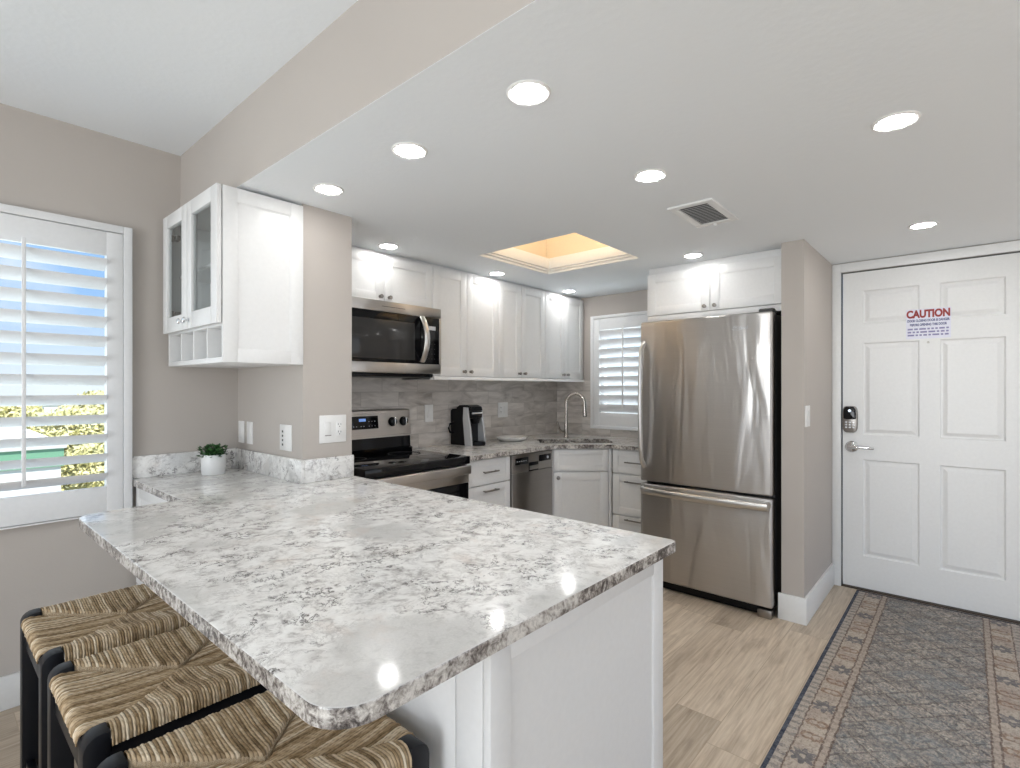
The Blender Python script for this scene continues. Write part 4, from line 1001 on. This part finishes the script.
# ---------------------------------------------------------------- bar stools
HX, HY, SZ = 0.223, 0.203, 0.658
def rush_mesh():
    N = 430; rb = 0.020; wrap = 0.004; P = 0.0062
    def unroll(s, half):
        a = np.abs(s); sg = np.sign(s); flat = half - rb; arc_ = rb * math.pi / 2
        x = np.where(a < flat, a, np.where(a < flat + arc_, flat + rb * np.sin(np.clip((a - flat) / rb, 0, math.pi / 2)), half))
        z = np.where(a < flat, 0, np.where(a < flat + arc_, rb * (np.cos(np.clip((a - flat) / rb, 0, math.pi / 2)) - 1), -rb - (a - flat - arc_)))
        return sg * x, z
    Lx = HX - rb + rb * math.pi / 2 + wrap; Ly = HY - rb + rb * math.pi / 2 + wrap
    s = np.linspace(-Lx, Lx, N); t_ = np.linspace(-Ly, Ly, N); A, B = np.meshgrid(s, t_, indexing='ij')
    X, ZX = unroll(A, HX); Y, ZY = unroll(B, HY)
    # section: 0 = strands along x (side triangles), 1 = strands along y (front and back)
    dx = HX - np.minimum(np.abs(A), HX); dy = HY - np.minimum(np.abs(B), HY)
    wob = 0.004 * np.sin(A * 90) * np.sin(B * 70)
    sec = (np.where(np.abs(B) > HY, 1.0, 0) - np.where(np.abs(A) > HX, 1.0, 0)) * 10 + (dx * 0.86 - dy + wob)
    side = sec < 0
    nrow = lambda arr: np.floor(arr / P + 1000).astype(int)
    idx = np.where(side, nrow(B), nrow(A))
    jit = rng.uniform(0.55, 1.15, 2100); off = rng.uniform(-0.0012, 0.0012, 2100)
    along = np.where(side, A, B); acr = np.where(side, B, A) / P + 1000
    acr = acr + 0.07 * np.sin(along * 60 + np.floor(acr) * 2.1)
    fr = acr - np.floor(acr)
    bumpv = np.sqrt(np.clip(1 - (2 * fr - 1) ** 2, 0, 1)) * 0.0036 * jit[idx % 2100] + off[idx % 2100] * 0.6
    bumpv += 0.0005 * np.sin(along * 420 + fr * 7 + idx * 1.7)
    dd = np.where(side, dx, dy)
    dish = np.where(side, -0.021 * (1 - np.exp(-dd / 0.09)), 0.010 * np.exp(-((dd - 0.035) / 0.05) ** 2) - 0.010 * (1 - np.exp(-dd / 0.12)))
    seam = np.exp(-(np.minimum(np.abs(sec), 0.05) / 0.005) ** 2) * -0.006 * (dd > 0.02)
    # displacement along the outward direction
    nx = np.where(np.abs(A) > HX - rb, np.sin(np.clip((np.abs(A) - HX + rb) / rb, 0, math.pi / 2)), 0) * np.sign(A)
    ny = np.where(np.abs(B) > HY - rb, np.sin(np.clip((np.abs(B) - HY + rb) / rb, 0, math.pi / 2)), 0) * np.sign(B)
    nz = np.sqrt(np.clip(1 - np.minimum(nx ** 2 + ny ** 2, 1), 0, 1))
    onTop = (nz > 0.2)
    Z = ZX + ZY + (dish + seam) * np.clip(nz, 0, 1) + bumpv * nz
    Xo = X + bumpv * nx; Yo = Y + bumpv * ny
    co = np.stack([Xo, Yo, Z + SZ - 0.004], -1).reshape(-1, 3)
    ii, jj = np.meshgrid(np.arange(N - 1), np.arange(N - 1), indexing='ij')
    c = 0.045
    fs = np.linspace(-Lx, Lx, N)
    keep = ~((np.abs(A[:-1, :-1] + A[1:, 1:]) / 2 > HX - c) & (np.abs(B[:-1, :-1] + B[1:, 1:]) / 2 > HY - c))
    v0 = (ii * N + jj)[keep]
    quads = np.stack([v0, v0 + N, v0 + N + 1, v0 + 1], -1)
    me = bpy.data.meshes.new('woven_seat')
    me.from_pydata(co.tolist(), [], quads.tolist())
    uv = me.uv_layers.new(name='UVMap')
    al = (along + np.where(side, 0, 5.0)).reshape(-1); ac = (acr + np.where(side, 0, 500)).reshape(-1)
    li = np.empty(len(me.loops), dtype=np.int32); me.loops.foreach_get('vertex_index', li)
    uv.data.foreach_set('uv', np.stack([al[li], ac[li]], -1).astype(np.float32).ravel())
    me.materials.append(M['rush']); me.shade_smooth(); me.update()
    return me
def make_stool(loc, label):
    t = thing('bar_stool', label, 'stool', loc, 0, 'rush seat bar stools at the peninsula')
    o = bpy.data.objects.new('woven_seat', rush_mesh()); COL.objects.link(o); o.parent = t
    lg = 0.045
    for sx in (-1, 1):
        for sy in (-1, 1):
            x = sx * (HX - lg / 2 + 0.001); y = sy * (HY - lg / 2 + 0.001); b = MB()
            # square post whose outer top edges are rounded over
            h = lg / 2; m = bmesh.new()
            pr = [(-h, 0), (h, 0)]
            r = 0.030; top = SZ + 0.003
            pts = [(h, 0.0), (h, top - r)] + [(h - r + r * math.cos(R(a)), top - r + r * math.sin(R(a))) for a in (18, 36, 54, 72, 90)] + [(-h, top), (-h, 0.0)]
            A_ = [m.verts.new((sx * u, -h, z)) for u, z in pts]; B_ = [m.verts.new((sx * u, h, z)) for u, z in pts]
            m.faces.new(A_); m.faces.new(B_[::-1])
            for k in range(len(pts)): m.faces.new((A_[k], A_[(k + 1) % len(pts)], B_[(k + 1) % len(pts)], B_[k]))
            bmesh.ops.recalc_face_normals(m, faces=m.faces)
            bmesh.ops.bevel(m, geom=[q for q in m.edges if q.calc_face_angle(0) > 0.6], offset=0.003, segments=2, profile=0.5, affect='EDGES')
            b._add(m, 'black_paint', Matrix.Translation((x, y, 0))); b.build('leg', t)
    xi, yi = HX - lg + 0.001, HY - lg + 0.001
    for s in (-1, 1):
        b = MB(); b.box(s * (HX - 0.020) - 0.012, s * (HX - 0.020) + 0.012, -yi, yi, SZ - 0.100, SZ - 0.030, 'black_paint', 0.003); b.build('seat_rail', t)
        b = MB(); b.box(-xi, xi, s * (HY - 0.020) - 0.012, s * (HY - 0.020) + 0.012, SZ - 0.100, SZ - 0.030, 'black_paint', 0.003); b.build('seat_rail', t)
        b = MB(); b.box(-xi, xi, s * (HY - 0.018) - 0.010, s * (HY - 0.018) + 0.010, 0.30, 0.325, 'black_paint', 0.003); b.build('stretcher', t)
        b = MB(); b.box(s * (HX - 0.018) - 0.010, s * (HX - 0.018) + 0.010, -yi, yi, 0.20, 0.225, 'black_paint', 0.003); b.build('stretcher', t)
    return t
stool = make_stool((0.431, 1.955, 0), 'black bar stool with woven rush seat, farthest back, closest to the shuttered wall')
for y, lb in ((1.480, 'black bar stool with woven rush seat, the middle one of the three'),
              (0.988, 'black bar stool with woven rush seat, under the rounded near corner of the bar top')):
    c = copy_tree(stool); c.location = (0.434, y, 0); c['label'] = lb

# ---------------------------------------------------------------- rug
b = MB(); b.box(-1.20, 1.20, -0.393, 0.393, 0.0, 0.008, 'rug', 0.003); o = b.build('runner_rug'); o.location = (2.905, 0.154, 0.0005)
tag(o, 'faded grey and beige patterned runner rug in front of the entry door', 'rug')

# ---------------------------------------------------------------- outlets and switches: local face towards -y
def plate_mesh(t, w, h):
    b = MB(); b.box(-w / 2, w / 2, -0.006, -0.0004, -h / 2, h / 2, 'plastic', 0.003); b.build('cover_plate', t)
def rocker(t, x):
    b = MB(); b.box(x - 0.017, x + 0.017, -0.0085, -0.005, -0.033, 0.033, 'plastic', 0.002); b.build('rocker', t)
def duplex(t, x):
    b = MB(); b.box(x - 0.0165, x + 0.0165, -0.0080, -0.005, -0.034, 0.034, 'plastic', 0.002)
    for z in (-0.018, 0.018):
        b.box(x - 0.008, x - 0.0055, -0.0084, -0.0076, z - 0.001, z + 0.008, 'slot'); b.box(x + 0.0055, x + 0.008, -0.0084, -0.0076, z - 0.001, z + 0.007, 'slot')
        b.cyl((x, -0.0084, z - 0.008), (x, -0.0076, z - 0.008), 0.0026, 'slot', seg=10)
    b.build('socket', t)
def device(name, label, cat, loc, rz, w=0.072, h=0.118):
    t = thing(name, label, cat, loc, rz); plate_mesh(t, w, h); return t
t = device('light_switch', 'white wall switch in the corner behind the potted plant', 'switch', (ST0, 2.962, 1.103), -90); rocker(t, 0)
t = device('light_switch', 'white wall switch just right of the one in the plant corner', 'switch', (ST0, 2.855, 1.103), -90); rocker(t, 0)
t = device('usb_outlet', 'white wall outlet with a column of dark ports under the glass-front cabinet', 'outlet', (ST0, 2.448, 1.103), -90, 0.118, 0.124)
b = MB(); b.box(-0.040, 0.040, -0.0075, -0.005, -0.045, 0.045, 'plastic', 0.002)
for i in range(4): b.box(-0.030, -0.018, -0.0082, -0.0072, 0.024 - i * 0.021, 0.034 - i * 0.021, 'slot')
b.build('port_block', t)
t = device('switch_outlet_plate', 'double white plate with switch and outlet on the tan wall end', 'outlet', (1.317, STY, 1.145), 0, 0.140, 0.132)
rocker(t, -0.030); duplex(t, 0.032)
b = MB(); b.box(-0.045, -0.012, -0.0092, -0.0082, -0.032, -0.028, 'pewter'); b.build('indicator', t)
t = device('light_switch', 'white wall switch on the tiles between range and coffee maker', 'switch', (2.514, YW - 0.009, 1.153), 0, 0.078, 0.128); rocker(t, 0)
t = device('wall_outlet', 'white double outlet plate on the tiles right of the coffee maker', 'outlet', (3.335, YW - 0.009, 1.153), 0, 0.125, 0.128); duplex(t, -0.028); rocker(t, 0.028)
t = device('light_switch', 'white wall switch on the tan pillar beside the entry door', 'switch', (3.385, 0.693, 1.178), 0, 0.110, 0.122); rocker(t, -0.024); rocker(t, 0.024)

# ---------------------------------------------------------------- ceiling fixtures
def downlight(x, y, label):
    t = thing('recessed_light', label, 'ceiling light', (x, y, CZ), 0, 'recessed ceiling lights')
    b = MB(); b.lathe([(0.048, -0.001), (0.050, -0.004), (0.058, -0.006), (0.063, -0.003), (0.064, -0.0002), (0.048, -0.0002)], 'plastic', seg=40); b.build('trim_ring', t)
    b = MB(); b.lathe([(0, -0.0085), (0.020, -0.0080), (0.036, -0.0064), (0.046, -0.0036), (0.0485, -0.0006), (0, -0.0006)], 'lens', seg=40); b.build('lens', t)
    return t
first = downlight(1.154, 0.942, 'round recessed ceiling light above the near end of the peninsula, biggest in view')
for x, y, lb in ((1.156, 1.489, 'round recessed ceiling light above the middle of the peninsula'),
                 (1.154, 2.038, 'round recessed ceiling light just in front of the tan wall stub'),
                 (1.923, 0.946, 'round recessed ceiling light left of the square air vent'),
                 (2.043, 0.169, 'round recessed ceiling light over the middle of the runner rug'),
                 (3.439, 0.170, 'round recessed ceiling light close to the top of the entry door'),
                 (1.851, 2.585, 'round recessed ceiling light in front of the cabinet above the microwave'),
                 (2.823, 2.604, 'round recessed ceiling light in front of the wall cabinet next to the microwave'),
                 (3.745, 2.602, 'round recessed ceiling light in front of the wall cabinets nearest the window corner'),
                 (3.259, 1.309, 'round recessed ceiling light in front of the cabinet above the refrigerator'),
                 (2.043, -0.85, 'recessed light added outside the view for brightness, nearer the living room'),  # extra lamp out of view, added to lift the ceiling brightness
                 (3.439, -0.85, 'recessed light added outside the view for brightness, right of the entry door')):  # another out-of-view lamp added as fill
    c = copy_tree(first); c.location = (x, y, CZ); c['label'] = lb
    if lb.endswith(('microwave', 'corner', 'refrigerator', 'stub')):       # the row close to the cabinets is dimmed
        for ch in c.children:
            if ch.name.startswith('lens'): ch.data = ch.data.copy(); ch.data.materials[0] = M['lens_dim']
# air vent
M['vent_grey'] = plain('vent_paint', (0.62, 0.62, 0.62), 0.5)
t = thing('air_vent', 'white square ceiling air vent with grey slats', 'vent', (2.507, 0.952, CZ))
b = MB(); ring(b, -0.150, 0.150, -0.068, 0.068, -0.010, -0.0003, 0.036, 'trim', 0.003); b.build('frame', t)
b = MB()
for k in range(14): 
    x = -0.143 + k * 0.022
    b.box(-0.0080, 0.0080, -0.068, 0.068, -0.0006, 0.0006, 'vent_grey', mtx=Matrix.Translation((x, 0, -0.006)) @ Matrix.Rotation(R(-14), 4, 'Y'))
b.box(-0.150, 0.150, -0.068, 0.068, -0.0015, -0.0003, 'dark'); b.build('slat_bank', t, smooth=False)
b = MB(); b.box(0.152, 0.166, 0.0, 0.008, -0.024, -0.010, 'trim', 0.002); b.build('damper_lever', t)
# warm strips hidden on the ledge of the light well
b = MB(); b.cyl((SX0 - 0.075, SY0 - 0.05, 2.308), (SX0 - 0.075, SY1 + 0.06, 2.308), 0.008, 'strip'); tag(b.build('cove_light'), 'warm light strip along the near ledge of the light well', 'light')
b = MB(); b.cyl((SX0 - 0.05, SY0 - 0.075, 2.308), (SX1 + 0.06, SY0 - 0.075, 2.308), 0.008, 'strip'); tag(b.build('cove_light'), 'warm light strip along the side ledge of the light well', 'light')

# ---------------------------------------------------------------- outside the big window
b = MB(); b.box(-60, 90, 3.6, 160, -5.6, -5.5, 'grass'); struct(b.build('ground', smooth=False))
t = thing('neighbor_building', 'low white building with flat pale roof and green fascia outside the window', 'building', (0, 0, 0))
b = MB(); b.box(-14, 1.40, 10.0, 25.0, -5.5, 0.20, 'house_white'); b.build('wall', t, smooth=False)
b = MB(); b.box(-14.1, 1.46, 9.94, 25.1, 0.46, 0.53, 'roof_white', 0.01)
for k in range(9): b.box(-14.0, 1.40, 11.4 + k * 1.6, 11.46 + k * 1.6, 0.5295, 0.56, 'roof_white')
b.build('roof', t)
b = MB(); b.box(-14.05, 1.43, 9.97, 25.05, 0.20, 0.46, 'green_band'); b.build('fascia', t, smooth=False)
for i, (x, y, w, d, h, lb) in enumerate(((2, 66, 14, 10, 2.2, 'pale distant apartment block seen low between the shutter louvers'), (17, 78, 14, 10, 1.9, 'distant cream building behind the yellow-green trees'))):
    t = thing('distant_building', lb, 'building', (x, y, -5.5))
    m_ = 'house_white' if i == 0 else 'house_tan'
    b = MB(); b.box(-w / 2, w / 2, 0, d, 0, h + 3.5, m_); b.build('wall', t, smooth=False)
    b = MB(); b.box(-w / 2 - 0.4, w / 2 + 0.4, -0.4, d + 0.4, h + 3.5, h + 3.8, 'roof_white'); b.build('roof', t, smooth=False)
    for k in range(int(w / 2.2)):
        b = MB(); b.box(-w / 2 + 0.8 + k * 2.2, -w / 2 + 2.0 + k * 2.2, -0.03, 0.05, 3.7, 5.0, 'house_glass'); b.build('window', t, smooth=False)
def tree(label, loc, h, r, n):
    k0 = max(loc[1], 10.0) * 0.0042
    t = thing('tree', label, 'tree', loc, 0, 'trees outside the window')
    b = MB(); b.tube([(0, 0, 0), (0.1, 0.05, h * 0.35), (0.0, 0.1, h * 0.6)], [0.16, 0.11, 0.07], 'house_tan', seg=8); b.build('trunk', t)
    b = MB(); P = []
    q = bmesh.new()
    for k in range(int(n * 3.2)):
        v = Vector((random.gauss(0, 1), random.gauss(0, 1), random.gauss(0, 1))).normalized() * r * random.uniform(0.55, 1.0)
        c = Vector((v.x, v.y, v.z * 0.8 + h - r * 0.8)); s = k0 * random.uniform(0.8, 1.5)
        u = Vector((random.gauss(0, 1), random.gauss(0, 1), random.gauss(0, 1))).normalized(); w = u.orthogonal().normalized()
        q.faces.new([q.verts.new(c + u * s), q.verts.new(c + w * s * 0.45), q.verts.new(c - u * s), q.verts.new(c - w * s * 0.45)])
    b._add(q, 'tree_leaf'); b.build('foliage', t, smooth=False)
    return t
tree('bushy yellow-green tree right of the low white building', (2.35, 11.6, -5.5), 6.0, 0.80, 1500)
tree('bushy yellow-green tree at the far end of the low white building', (4.4, 27.6, -5.5), 6.1, 1.9, 2200)
tree('yellow-green tree farther off, behind the left part of the pale roof', (3.0, 37.0, -5.5), 6.3, 1.7, 1800)
tree('wide yellow-green tree in front of the distant cream building', (9.6, 52.0, -5.5), 6.6, 2.4, 1800)
